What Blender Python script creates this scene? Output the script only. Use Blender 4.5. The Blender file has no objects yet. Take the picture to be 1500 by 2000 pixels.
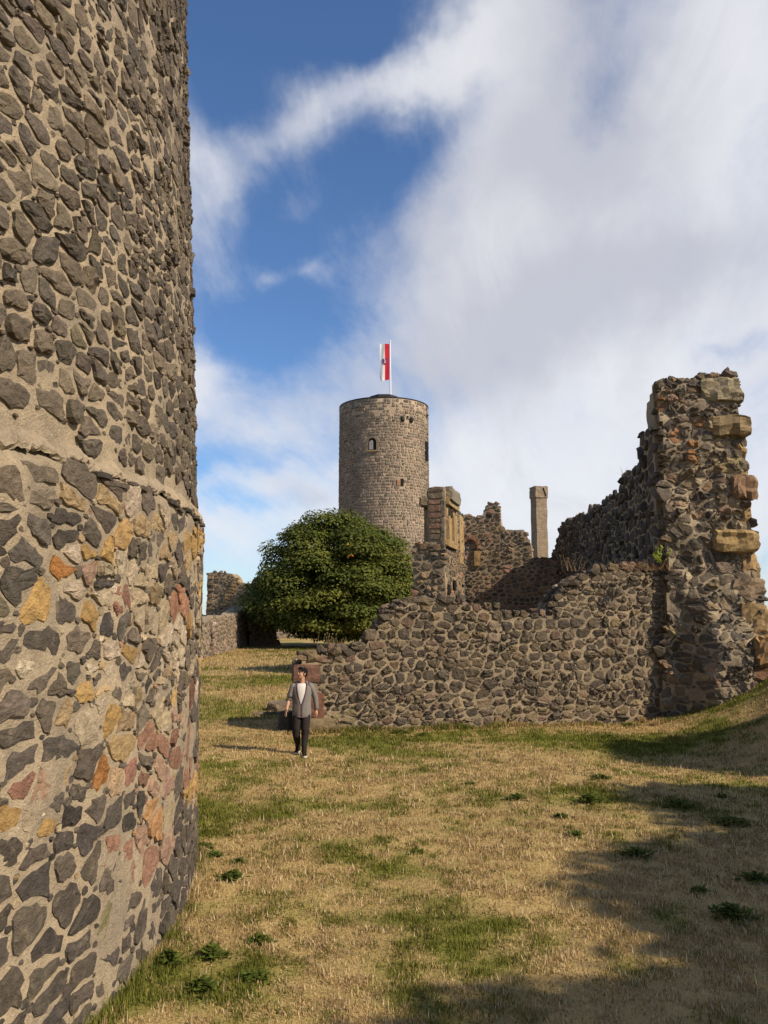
import bpy, bmesh, math, random
import numpy as np
from mathutils import Vector, Matrix

S = bpy.context.scene
COL = S.collection
R = math.radians

# ------------------------------------------------------------------ camera
F, CX, CY, ZC = 1600.0, 750.0, 1000.0, 2.95          # focal length in photo pixels, eye height
PITCH = math.atan(197 / F)
cp, sp = math.cos(PITCH), math.sin(PITCH)
cam = bpy.data.cameras.new('camera')
cam.sensor_fit = 'VERTICAL'; cam.sensor_height = 36.0; cam.sensor_width = 27.0
cam.lens = F / 2000 * 36.0
cam.clip_start = 0.1; cam.clip_end = 20000
camo = bpy.data.objects.new('camera', cam); COL.objects.link(camo)
camo.location = (0, 0, ZC); camo.rotation_euler = (math.pi / 2 + PITCH, 0, 0)
S.camera = camo

# ------------------------------------------------------------------ light
SUN_ELEV = R(37)
SUN_H = Vector((0.86, -0.51)).normalized()            # where the sun stands, on the ground plan
SUN_DIR = Vector((SUN_H.x * math.cos(SUN_ELEV), SUN_H.y * math.cos(SUN_ELEV), math.sin(SUN_ELEV)))
S.view_settings.view_transform = 'Standard'
S.view_settings.look = 'None'
S.view_settings.exposure = 0.54
S.view_settings.gamma = 1.0
S.view_settings.use_curve_mapping = False
sun = bpy.data.lights.new('sun', 'SUN'); sun.energy = 4.1; sun.angle = R(0.55); sun.color = (1.0, 0.86, 0.66)
suno = bpy.data.objects.new('sun', sun); COL.objects.link(suno)
suno.rotation_euler = (-SUN_DIR).to_track_quat('-Z', 'Y').to_euler()
suno.location = (40, -24, 36)


class NT:
    """small helper round a node tree"""
    def __init__(s, tree):
        s.t = tree; s.n = tree.nodes; s.l = tree.links
    def new(s, kind, ins=None, **kw):
        nd = s.n.new(kind)
        for k, v in kw.items(): setattr(nd, k, v)
        if ins:
            for k, v in ins.items():
                sock = nd.inputs[k]
                if isinstance(v, bpy.types.NodeSocket): s.l.new(v, sock)
                else: sock.default_value = v
        return nd
    def math(s, op, a, b=None, c=None, clamp=False):
        ins = {0: a}
        if b is not None: ins[1] = b
        if c is not None: ins[2] = c
        nd = s.new('ShaderNodeMath', ins, operation=op); nd.use_clamp = clamp
        return nd.outputs[0]
    def mix(s, fac, a, b, blend='MIX'):
        nd = s.new('ShaderNodeMix', data_type='RGBA', blend_type=blend)
        for sock, v in ((nd.inputs[0], fac), (nd.inputs[6], a), (nd.inputs[7], b)):
            if isinstance(v, bpy.types.NodeSocket): s.l.new(v, sock)
            else: sock.default_value = v if not isinstance(v, tuple) or len(v) == 4 else (*v, 1)
        return nd.outputs[2]
    def noise(s, vec, scale, detail=4, rough=0.55, dist=0.0):
        ins = {'Scale': scale, 'Detail': detail, 'Roughness': rough, 'Distortion': dist}
        if vec is not None: ins['Vector'] = vec
        return s.new('ShaderNodeTexNoise', ins)
    def ramp(s, v, lo, hi, smooth=True):
        nd = s.new('ShaderNodeMapRange', {0: v, 1: lo, 2: hi, 3: 0.0, 4: 1.0})
        nd.interpolation_type = 'SMOOTHSTEP' if smooth else 'LINEAR'
        return nd.outputs[0]


def ray(px, py):
    dx, dy = (px - CX) / F, (CY - py) / F
    return Vector((dx, cp - dy * sp, sp + dy * cp))


def at(px, py, Y):
    d = ray(px, py); t = Y / d.y
    return Vector((d.x * t, Y, ZC + d.z * t))


def proj(P):
    X, Y, Z = P[0], P[1], P[2] - ZC
    d = Y * cp + Z * sp; u = -Y * sp + Z * cp
    return CX + F * X / d, CY - F * u / d, d


# ------------------------------------------------------------------ sky
W = bpy.data.worlds.new('World'); S.world = W; W.use_nodes = True
wt = NT(W.node_tree); wt.n.clear()
SKY_STR = 0.098
sky = wt.new('ShaderNodeTexSky', sky_type='NISHITA')
sky.sun_disc = False; sky.sun_elevation = SUN_ELEV
sky.sun_rotation = math.atan2(SUN_H.x, SUN_H.y)
sky.altitude = 200; sky.air_density = 1.0; sky.dust_density = 0.3; sky.ozone_density = 8.0
tc = wt.new('ShaderNodeTexCoord').outputs['Generated']
# ragged edges: bend the direction a little with noise before the cloud shapes are looked up
wn = wt.noise(tc, 5.0, 5, 0.6).outputs['Color']
wv = wt.new('ShaderNodeVectorMath', {0: wn, 1: (0.5, 0.5, 0.5)}, operation='SUBTRACT').outputs[0]
wv = wt.new('ShaderNodeVectorMath', {0: wv, 'Scale': 0.13}, operation='SCALE').outputs[0]
dirw = wt.new('ShaderNodeVectorMath', {0: tc, 1: wv}, operation='ADD').outputs[0]
# thin high cloud drawn out in streaks: look up on a flat layer overhead
sep = wt.new('ShaderNodeSeparateXYZ', {0: tc})
zz = wt.math('ADD', wt.math('MAXIMUM', sep.outputs[2], 0.0), 0.30)
tilt = R(12)
lay = wt.new('ShaderNodeCombineXYZ', {0: wt.math('DIVIDE', sep.outputs[0], zz), 1: wt.math('DIVIDE', sep.outputs[1], zz), 2: 0.0}).outputs[0]
lay = wt.new('ShaderNodeVectorRotate', {'Vector': lay, 'Angle': tilt}, rotation_type='Z_AXIS').outputs[0]
mp = wt.new('ShaderNodeMapping', {'Vector': lay, 'Rotation': (0, 0, 0), 'Scale': (1.25, 0.50, 1.0)}).outputs[0]
streak = wt.noise(mp, 2.0, 10, 0.60, 0.7).outputs[0]
mp2 = wt.new('ShaderNodeMapping', {'Vector': lay, 'Location': (3.0, 1.0, 0), 'Scale': (1.25, 0.40, 1.0)}).outputs[0]
wisp = wt.noise(mp2, 5.0, 10, 0.64, 0.8).outputs[0]
fine = wt.noise(dirw, 9.0, 7, 0.62).outputs[0]
CLOUDS = [  # centre x, y, half width, half height, turn, strength
    (1290, 640, 460, 330, 12, 1.05), (1330, 120, 360, 150, 25, 0.62), (1010, 200, 95, 250, 6, 0.50),
    (690, 205, 250, 42, 24, 0.72), (900, 90, 150, 60, 28, 0.45), (985, 560, 200, 62, 38, 0.45),
    (1165, 265, 75, 105, -15, -0.45), (500, 70, 210, 95, 12, -0.60), (560, 460, 190, 170, 0, -0.48),
    (810, 300, 120, 62, 22, -0.45), (395, 400, 52, 150, 8, 0.46), (508, 522, 34, 24, 10, 0.55),
    (602, 520, 40, 20, -8, 0.5), (560, 420, 60, 22, 20, 0.28), (372, 755, 70, 62, 0, 1.0),
    (760, 1010, 900, 120, 0, 0.62), (470, 905, 130, 26, 8, -0.55), (440, 985, 120, 16, 4, -0.4), (560, 830, 120, 40, 12, 0.2),
    (700, 720, 170, 60, 30, 0.25), (470, 640, 120, 60, 0, -0.35), (1440, 690, 60, 14, 12, -0.3),
]


def blobs(lst):
    tot = None
    for (x, y, a, b, rot, w) in lst:
        c = ray(x, y).normalized()
        rt = Vector((0, 0, 1)).cross(c).normalized() * -1
        up = rt.cross(c).normalized()
        k = (1 / c.y) * 1.0
        t = R(rot)
        ax = (rt * math.cos(t) + up * math.sin(t)) * (F / a)
        ay = (up * math.cos(t) - rt * math.sin(t)) * (F / b)
        dx = wt.new('ShaderNodeVectorMath', {0: dirw, 1: ax}, operation='DOT_PRODUCT').outputs['Value']
        dy = wt.new('ShaderNodeVectorMath', {0: dirw, 1: ay}, operation='DOT_PRODUCT').outputs['Value']
        s2 = wt.math('MULTIPLY_ADD', dy, dy, wt.math('MULTIPLY', dx, dx))
        e = wt.math('POWER', 0.45, s2)
        tot = wt.math('MULTIPLY', e, w) if tot is None else wt.math('MULTIPLY_ADD', e, w, tot)
    return tot


dens = blobs(CLOUDS)
dens = wt.math('ADD', dens, wt.math('MULTIPLY', wt.math('SUBTRACT', streak, 0.5), 1.6))
dens = wt.math('ADD', dens, wt.math('MULTIPLY', wt.math('SUBTRACT', wisp, 0.5), 1.0))
dens = wt.math('ADD', dens, wt.math('MULTIPLY', wt.math('SUBTRACT', fine, 0.5), 0.75))
mask = wt.ramp(wt.math('ADD', dens, 0.05), -0.22, 1.08)
grey = blobs([(1000, 660, 330, 90, 14, 1.0), (1120, 120, 120, 200, 0, 0.75), (1180, 300, 120, 120, 0, 0.8), (1330, 500, 200, 60, 10, 0.5), (840, 420, 120, 130, 0, 0.6),
              (600, 960, 60, 20, 0, 0.5)])
grey = wt.math('ADD', grey, wt.math('MULTIPLY', wt.math('SUBTRACT', wisp, 0.5), 1.3))
ccol = wt.mix(wt.ramp(grey, -0.35, 1.0), (0.63, 0.63, 0.645, 1), (0.42, 0.425, 0.465, 1))
skyc = wt.new('ShaderNodeVectorMath', {0: sky.outputs[0], 'Scale': SKY_STR}, operation='SCALE').outputs[0]
final = wt.mix(wt.math('MULTIPLY', mask, 0.90), skyc, ccol)
bg = wt.new('ShaderNodeBackground', {'Color': final, 'Strength': 1.0})
wo = wt.new('ShaderNodeOutputWorld', {'Surface': bg.outputs[0]})

# ------------------------------------------------------------------ helpers
rng = np.random.default_rng(7)
random.seed(7)
TAB = np.random.default_rng(3).random((256, 256))


def vnoise(x, y):
    x = np.asarray(x, float); y = np.asarray(y, float)
    xi = np.floor(x).astype(int); yi = np.floor(y).astype(int)
    fx = x - xi; fy = y - yi
    fx = fx * fx * (3 - 2 * fx); fy = fy * fy * (3 - 2 * fy)
    a = TAB[xi & 255, yi & 255]; b = TAB[(xi + 1) & 255, yi & 255]
    c = TAB[xi & 255, (yi + 1) & 255]; d = TAB[(xi + 1) & 255, (yi + 1) & 255]
    return (a * (1 - fx) + b * fx) * (1 - fy) + (c * (1 - fx) + d * fx) * fy


def fbm(x, y, oct=4):
    s = 0; a = 0.5; n = 0
    for i in range(oct):
        s = s + a * vnoise(x * 2 ** i + 17.3 * i, y * 2 ** i + 5.1 * i); n += a; a *= 0.5
    return s / n


def sstep(a, b, x):
    t = np.clip((np.asarray(x, float) - a) / (b - a), 0, 1)
    return t * t * (3 - 2 * t)


def mesh(name, verts, faces, tint=None, smooth=False):
    m = bpy.data.meshes.new(name)
    m.from_pydata([tuple(v) for v in verts], [], faces)
    if tint is not None:
        at_ = m.attributes.new('tint', 'FLOAT_COLOR', 'POINT')
        t = np.asarray(tint, float)
        if t.ndim == 1: t = np.tile(t, (len(m.vertices), 1))
        if t.shape[1] == 3: t = np.concatenate([t, np.ones((len(t), 1))], 1)
        at_.data.foreach_set('color', t.astype(np.float32).ravel())
    if smooth: m.polygons.foreach_set('use_smooth', [True] * len(m.polygons))
    m.update()
    return m


def mesh_np(name, V, tris, tint=None, smooth=False):
    """big triangle meshes, straight from numpy"""
    m = bpy.data.meshes.new(name)
    k = tris.shape[1]
    m.vertices.add(len(V)); m.vertices.foreach_set('co', V.astype(np.float32).ravel())
    m.loops.add(tris.size); m.loops.foreach_set('vertex_index', tris.astype(np.int32).ravel())
    m.polygons.add(len(tris))
    m.polygons.foreach_set('loop_start', np.arange(0, tris.size, k, dtype=np.int32))
    m.update(calc_edges=True)
    if tint is not None:
        a = m.attributes.new('tint', 'FLOAT_COLOR', 'POINT')
        t = np.concatenate([tint, np.ones((len(tint), 1))], 1) if tint.shape[1] == 3 else tint
        a.data.foreach_set('color', t.astype(np.float32).ravel())
    if smooth: m.polygons.foreach_set('use_smooth', [True] * len(m.polygons))
    return m


def obj(name, m, mat=None, parent=None, loc=(0, 0, 0)):
    o = bpy.data.objects.new(name, m)
    COL.objects.link(o)
    o.location = loc
    if parent is not None: o.parent = parent
    if mat is not None and m is not None and not m.materials: m.materials.append(mat)
    return o


def tag(o, label=None, cat=None, group=None, kind=None):
    if label: o['label'] = label
    if cat: o['category'] = cat
    if group: o['group'] = group
    if kind: o['kind'] = kind
    return o


def thing(name, loc, label, cat, group=None):
    o = bpy.data.objects.new(name, None); COL.objects.link(o)
    o.location = loc; o.empty_display_size = 0.3
    return tag(o, label, cat, group)


def wobj(name, V, faces, mat, parent=None, tint=None, smooth=False, centre=True):
    """mesh given in world coordinates, hung under parent (which is neither turned nor scaled)"""
    V = np.asarray([tuple(v) for v in V], float)
    pl = np.array(parent.matrix_basis.translation) if parent is not None else np.zeros(3)
    if parent is not None and parent.parent is not None:
        pl = pl + np.array(parent.parent.matrix_basis.translation)
    c = V.mean(0) if centre else pl
    m = mesh(name, V - c, faces, tint, smooth)
    return obj(name, m, mat, parent, tuple(c - pl))


class MB:
    """collects pieces into one mesh"""
    def __init__(s): s.V = []; s.Fc = []; s.T = []
    def add(s, V, faces, tint=None):
        b = len(s.V); s.V.extend([tuple(v) for v in V]); s.Fc.extend([tuple(i + b for i in f) for f in faces])
        if tint is not None: s.T.extend([tuple(tint)] * len(V))
        return s
    def build(s, name, mat, parent=None, smooth=False, centre=True):
        return wobj(name, s.V, s.Fc, mat, parent, np.array(s.T) if s.T else None, smooth, centre)


def box_faces(): return [(0, 1, 2, 3), (7, 6, 5, 4), (0, 4, 5, 1), (1, 5, 6, 2), (2, 6, 7, 3), (3, 7, 4, 0)]


def box(c, s, rz=0.0):
    c = Vector(c); V = []
    for z in (-1, 1):
        for x, y in ((-1, -1), (-1, 1), (1, 1), (1, -1)):
            v = Vector((x * s[0] / 2, y * s[1] / 2, 0)); v.rotate(Matrix.Rotation(rz, 3, 'Z'))
            V.append(c + v + Vector((0, 0, z * s[2] / 2)))
    return V, box_faces()


def rough_block(c, s, rz=0.0, rnd=0.12, jit=0.02, n=3, seed=0):
    """hewn block: subdivided box with worn corners and an uneven face"""
    r = np.random.default_rng(seed)
    bm = bmesh.new(); bmesh.ops.create_cube(bm, size=1.0)
    bmesh.ops.subdivide_edges(bm, edges=bm.edges[:], cuts=n, use_grid_fill=True)
    off = r.random(3) * 50
    sc = np.array(s, float)
    for v in bm.verts:
        q = np.array(v.co)
        e = np.abs(q) * 2
        cnt = np.sort(e)[::-1]
        worn = max(0.0, cnt[0] + cnt[1] - 1.55) * rnd + max(0.0, sum(cnt) - 2.4) * rnd * 0.5
        q = q * sc * (1 - worn * min(1.0, 0.35 / max(min(sc), 0.05)) * 0.5)
        w = np.array([vnoise(q[1] * 7 + off[0], q[2] * 7 + off[1]) - .5, vnoise(q[0] * 7 + off[2], q[2] * 7 + off[0]) - .5, vnoise(q[0] * 7 + off[1], q[1] * 7 + off[2]) - .5])
        q = q + w * jit * 4 + r.normal(size=3) * jit * 0.25
        v.co = q
    bmesh.ops.rotate(bm, cent=(0, 0, 0), matrix=Matrix.Rotation(rz, 3, 'Z'), verts=bm.verts[:])
    V = [Vector(c) + v.co for v in bm.verts]; Fc = [tuple(v.index for v in f.verts) for f in bm.faces]
    bm.verts.index_update(); bm.free()
    return V, Fc


def boulder(c, s, seed, sub=1):
    r = np.random.default_rng(seed)
    bm = bmesh.new(); bmesh.ops.create_icosphere(bm, subdivisions=sub, radius=0.5)
    rot = Matrix.Rotation(r.random() * 6.3, 3, 'Z') @ Matrix.Rotation(r.normal() * 0.25, 3, 'X')
    o = r.random(3) * 90
    V = []
    for v in bm.verts:
        q = v.co.copy()
        m_ = max(abs(q.x), abs(q.y), abs(q.z)) * 2
        q = q * (1 + 0.30 * (0.8 / m_ - 0.9))          # a little blocky
        q *= 0.86 + 0.42 * float(vnoise(q.x * 4 + o[0] + q.z * 3, q.y * 4 + o[1] - q.z * 2))
        q = Vector((q.x * s[0], q.y * s[1], q.z * s[2])); q.rotate(rot)
        V.append(Vector(c) + q)
    Fc = [tuple(v.index for v in f.verts) for f in bm.faces]
    bm.free()
    return V, Fc


# ------------------------------------------------------------------ materials
def new_mat(name):
    m = bpy.data.materials.new(name); m.use_nodes = True
    t = NT(m.node_tree); t.n.clear()
    out = t.new('ShaderNodeOutputMaterial')
    return m, t, out


def finish(t, out, col, rough=0.9, bump=None, bstr=0.5, bdist=0.02, spec=0.25):
    ins = {'Base Color': col, 'Roughness': rough, 'Specular IOR Level': spec}
    if bump is not None:
        b = t.new('ShaderNodeBump', {'Height': bump, 'Strength': bstr, 'Distance': bdist})
        ins['Normal'] = b.outputs[0]
    p = t.new('ShaderNodeBsdfPrincipled', ins)
    t.l.new(p.outputs[0], out.inputs[0])
    return p


def mat_stone(name, grain=14.0, lichen=0.5, bdist=0.03, spots=(0.42, 0.38, 0.30), smear=0.50):
    m, t, out = new_mat(name)
    pos = t.new('ShaderNodeNewGeometry').outputs['Position']
    tint = t.new('ShaderNodeAttribute', attribute_name='tint').outputs['Color']
    n1 = t.noise(pos, grain * 0.35, 5, 0.6).outputs[0]
    n2 = t.noise(pos, grain, 6, 0.68).outputs[0]
    n3 = t.noise(pos, grain * 5, 3, 0.6).outputs[0]
    v = t.math('MULTIPLY_ADD', n1, 1.2, 0.40)
    v = t.math('MULTIPLY', v, t.math('MULTIPLY_ADD', n2, 1.3, 0.35))
    val = t.new('ShaderNodeCombineColor', {0: v, 1: v, 2: t.math('MULTIPLY', v, 0.985)}).outputs[0]
    c = t.mix(1.0, tint, val, 'MULTIPLY')
    lm = t.ramp(t.noise(pos, grain * 0.9, 6, 0.72).outputs[0], 0.60, 0.74)
    c = t.mix(t.math('MULTIPLY', lm, lichen), c, (*spots, 1))
    sm = t.ramp(t.noise(pos, grain * 0.45, 7, 0.75, 0.4).outputs[0], 0.53, 0.70)
    c = t.mix(t.math('MULTIPLY', sm, smear), c, (0.30, 0.235, 0.155, 1))
    dk = t.ramp(n3, 0.62, 0.75)
    c = t.mix(t.math('MULTIPLY', dk, 0.35), c, (0.02, 0.018, 0.016, 1))
    fl = t.ramp(t.noise(pos, grain * 6.3, 3, 0.6).outputs[0], 0.66, 0.76)
    c = t.mix(t.math('MULTIPLY', fl, 0.45), c, (0.46, 0.41, 0.33, 1))
    h = t.math('ADD', t.math('MULTIPLY', n2, 1.0), t.math('MULTIPLY', n3, 0.35))
    h = t.math('ADD', h, t.math('MULTIPLY', n1, 1.2))
    finish(t, out, c, 0.92, h, 0.9, bdist)
    return m


def mat_mortar(name, col=(0.40, 0.315, 0.205), col2=(0.27, 0.215, 0.15), scale=9.0, bdist=0.03):
    m, t, out = new_mat(name)
    pos = t.new('ShaderNodeNewGeometry').outputs['Position']
    n1 = t.noise(pos, scale * 0.16, 5, 0.6).outputs[0]
    n2 = t.noise(pos, scale, 6, 0.7).outputs[0]
    n3 = t.noise(pos, scale * 6, 3, 0.65).outputs[0]
    c = t.mix(t.ramp(n1, 0.35, 0.68), (*col, 1), (*col2, 1))
    v = t.math('MULTIPLY_ADD', n2, 1.0, 0.5)
    val = t.new('ShaderNodeCombineColor', {0: v, 1: v, 2: v}).outputs[0]
    c = t.mix(1.0, c, val, 'MULTIPLY')
    dk = t.ramp(n3, 0.60, 0.72)
    c = t.mix(t.math('MULTIPLY', dk, 0.55), c, (0.07, 0.055, 0.045, 1))
    lt = t.ramp(t.noise(pos, scale * 7.3, 2, 0.5).outputs[0], 0.64, 0.74)
    c = t.mix(t.math('MULTIPLY', lt, 0.5), c, (0.6, 0.53, 0.42, 1))
    h = t.math('ADD', n2, t.math('MULTIPLY', n3, 0.6))
    finish(t, out, c, 0.95, h, 1.0, bdist)
    return m


def mat_tint(name, rough=0.85, noise=0.0, scale=20.0, spec=0.2, trans=0.0, bdist=0.0):
    m, t, out = new_mat(name)
    c = t.new('ShaderNodeAttribute', attribute_name='tint').outputs['Color']
    h = None
    if noise:
        pos = t.new('ShaderNodeNewGeometry').outputs['Position']
        nn = t.noise(pos, scale, 5, 0.6).outputs[0]
        v = t.math('MULTIPLY_ADD', nn, 2 * noise, 1 - noise)
        c = t.mix(1.0, c, t.new('ShaderNodeCombineColor', {0: v, 1: v, 2: v}).outputs[0], 'MULTIPLY')
        if bdist: h = nn
    p = finish(t, out, c, rough, h, 0.8, bdist or 0.01, spec)
    if trans:
        tr = t.new('ShaderNodeBsdfTranslucent', {'Color': c})
        mx = t.new('ShaderNodeMixShader', {0: trans, 1: p.outputs[0], 2: tr.outputs[0]})
        t.l.new(mx.outputs[0], out.inputs[0])
    return m


def mat_plain(name, col, rough=0.8, noise=0.15, scale=30.0, spec=0.2, bdist=0.004):
    m, t, out = new_mat(name)
    pos = t.new('ShaderNodeTexCoord').outputs['Object']
    nn = t.noise(pos, scale, 5, 0.6).outputs[0]
    v = t.math('MULTIPLY_ADD', nn, 2 * noise, 1 - noise)
    c = t.mix(1.0, (*col, 1), t.new('ShaderNodeCombineColor', {0: v, 1: v, 2: v}).outputs[0], 'MULTIPLY')
    finish(t, out, c, rough, nn, 0.6, bdist, spec)
    return m


M_STONE = mat_stone('basalt_rubble', 17.0, 0.22, 0.05)
M_STONE_FAR = mat_stone('far_rubble', 6.0, 0.25, 0.05)
M_SAND = mat_stone('sandstone', 11.0, 0.28, 0.03, (0.40, 0.34, 0.25), 0.28)
M_MORTAR = mat_mortar('lime_mortar', (0.37, 0.29, 0.19), (0.25, 0.20, 0.14))
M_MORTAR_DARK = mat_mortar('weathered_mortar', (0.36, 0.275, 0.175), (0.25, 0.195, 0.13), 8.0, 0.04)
M_MORTAR_FAR = mat_mortar('tower_mortar', (0.36, 0.28, 0.20), (0.27, 0.21, 0.155), 1.6, 0.05)
M_BLADE = mat_tint('grass_blade', 0.9, 0, 1, 0.1, 0.25)
M_TURF = mat_tint('turf_soil', 0.95, 0.30, 26.0, 0.1, 0, 0.03)
M_LEAF = mat_tint('leaf', 0.75, 0, 1, 0.15, 0.25)
M_BARK = mat_plain('bark', (0.075, 0.058, 0.045), 0.95, 0.4, 6.0, 0.1, 0.03)
M_VOID = mat_plain('dark_recess', (0.012, 0.011, 0.010), 0.95, 0.2, 5.0)
M_CLOTH = mat_tint('cloth', 0.9, 0.10, 60.0, 0.1, 0, 0.003)
M_SKIN = mat_tint('skin', 0.55, 0.05, 30.0, 0.3)
M_METAL = mat_plain('white_pole_paint', (0.78, 0.78, 0.78), 0.4, 0.05)
M_ROOF = mat_plain('dark_roof_lead', (0.035, 0.033, 0.033), 0.7, 0.3, 2.0)

BAS = [(0.125, 0.099, 0.074), (0.105, 0.085, 0.065), (0.148, 0.117, 0.084), (0.096, 0.080, 0.064), (0.134, 0.104, 0.076), (0.165, 0.130, 0.092)]
DBAS = [(0.084, 0.068, 0.056), (0.100, 0.080, 0.063), (0.070, 0.058, 0.049), (0.116, 0.093, 0.070)]
OCHRE = [(0.36, 0.225, 0.085), (0.345, 0.24, 0.13), (0.32, 0.22, 0.125)]
ORANGE = [(0.31, 0.135, 0.04), (0.30, 0.145, 0.055)]
REDS = [(0.29, 0.155, 0.10), (0.24, 0.125, 0.085), (0.33, 0.21, 0.145)]
PALE = [(0.40, 0.31, 0.20), (0.43, 0.345, 0.245), (0.36, 0.285, 0.19)]


# ------------------------------------------------------------------ rubble masonry
def courses(u0, u1, v0, v1, row, length, r, jit=0.28, split=0.22, grow=None, sig=0.40):
    """seed points of stones laid in wandering courses"""
    out = []
    v = v0
    while v < v1:
        rw = row * r.uniform(0.72, 1.32)
        if grow: rw *= grow(v)
        u = u0 - r.random() * length
        while u < u1:
            g = grow(v) if grow else 1.0
            ln = length * g * float(np.clip(r.lognormal(-0.06, sig), 0.38, 2.1))
            wv_ = 0.30 * row * math.sin(u * 1.1 + v * 2.3)
            if r.random() < split:
                for k in (0.25, 0.75):
                    out.append((u + ln / 2 + r.normal() * ln * 0.12, v + rw * k + wv_ + r.normal() * rw * 0.05))
            else:
                out.append((u + ln / 2 + r.normal() * ln * 0.08, v + rw / 2 + wv_ + r.normal() * rw * jit * 0.5))
            u += ln
        v += rw
    return out


def voronoi(seeds, aspect, rmax):
    P = np.array(seeds, float); Q = P.copy(); Q[:, 0] /= aspect
    grid = {}
    for i, (x, y) in enumerate(Q):
        grid.setdefault((int(math.floor(x / rmax)), int(math.floor(y / rmax))), []).append(i)
    cells = []
    for i, (x, y) in enumerate(Q):
        gx, gy = int(math.floor(x / rmax)), int(math.floor(y / rmax))
        nb = []
        for a in (-2, -1, 0, 1, 2):
            for b in (-2, -1, 0, 1, 2):
                for j in grid.get((gx + a, gy + b), ()):
                    if j != i:
                        d = (Q[j, 0] - x) ** 2 + (Q[j, 1] - y) ** 2
                        if d < 4 * rmax * rmax: nb.append((d, j))
        nb.sort()
        poly = [(-rmax, -rmax), (rmax, -rmax), (rmax, rmax), (-rmax, rmax)]
        for d, j in nb[:26]:
            nx, ny = Q[j, 0] - x, Q[j, 1] - y
            h = d / 2
            res = []
            n = len(poly)
            for k in range(n):
                ax, ay = poly[k]; bx, by = poly[(k + 1) % n]
                da = ax * nx + ay * ny - h; db = bx * nx + by * ny - h
                if da <= 0: res.append((ax, ay))
                if (da < 0) != (db < 0) and da != db:
                    t_ = da / (da - db); res.append((ax + (bx - ax) * t_, ay + (by - ay) * t_))
            poly = res
            if len(poly) < 3: break
        cells.append([((px_ + x) * aspect, py_ + y) for px_, py_ in poly] if len(poly) >= 3 else None)
    return cells


def inside(poly, x, y):
    c = False; n = len(poly)
    for i in range(n):
        x1, y1 = poly[i]; x2, y2 = poly[(i + 1) % n]
        if (y1 > y) != (y2 > y) and x < (x2 - x1) * (y - y1) / (y2 - y1) + x1: c = not c
    return c


def stone_shape(poly, gap, r, N=10, h0=0.03, dome=0.25, rag=0.06, skew=0.25, deep=0.06, corner=0.2):
    """one stone from its cell: list of (u, v, h) rings and faces"""
    A = np.array(poly); c = A.mean(0)
    # corner rounding
    B = []
    n = len(A)
    for i in range(n):
        p, q = A[i], A[(i + 1) % n]
        B.append(p * (1 - corner) + q * corner); B.append(p * corner + q * (1 - corner))
    B = np.array(B)
    seg = np.linalg.norm(np.roll(B, -1, 0) - B, axis=1); L = seg.sum()
    cum = np.concatenate([[0], np.cumsum(seg)])
    pts = []
    ph = r.random()
    for k in range(N):
        s = ((k + ph) / N) % 1.0 * L
        i = min(int(np.searchsorted(cum, s, 'right')) - 1, len(B) - 1)
        t_ = (s - cum[i]) / max(seg[i], 1e-6)
        pts.append(B[i] + (B[(i + 1) % len(B)] - B[i]) * t_)
    D = np.array(pts) - c
    rad = np.linalg.norm(D, axis=1); mr = rad.mean()
    D = D * np.clip((rad - gap) / np.maximum(rad, 1e-5), 0.25, 1)[:, None]
    D = D * (1 + r.normal(size=(N, 1)) * rag)
    rad = np.linalg.norm(D, axis=1)
    tx, ty = r.normal(size=2) * skew * h0 / max(mr, 0.02)
    def hh(Dk, base): return base + Dk[:, 0] * tx + Dk[:, 1] * ty
    h1 = hh(D, h0 * (1 - dome)) + r.normal(size=N) * h0 * 0.14
    D2 = D * (0.70 + r.normal(size=(N, 1)) * 0.09)
    h2 = hh(D2, h0) + r.normal(size=N) * h0 * 0.26
    V = [(c[0] + D[k, 0], c[1] + D[k, 1], -deep) for k in range(N)]
    V += [(c[0] + D[k, 0] * 0.97, c[1] + D[k, 1] * 0.97, max(h1[k], 0.004)) for k in range(N)]
    V += [(c[0] + D2[k, 0], c[1] + D2[k, 1], max(h2[k], 0.006)) for k in range(N)]
    V.append((c[0], c[1], h0 * (1 + 0.35 * dome) + r.normal() * h0 * 0.1))
    Fc = []
    for k in range(N):
        j = (k + 1) % N
        Fc.append((k, j, N + j, N + k)); Fc.append((N + k, N + j, 2 * N + j, 2 * N + k)); Fc.append((2 * N + k, 2 * N + j, 3 * N))
    return V, Fc


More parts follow.
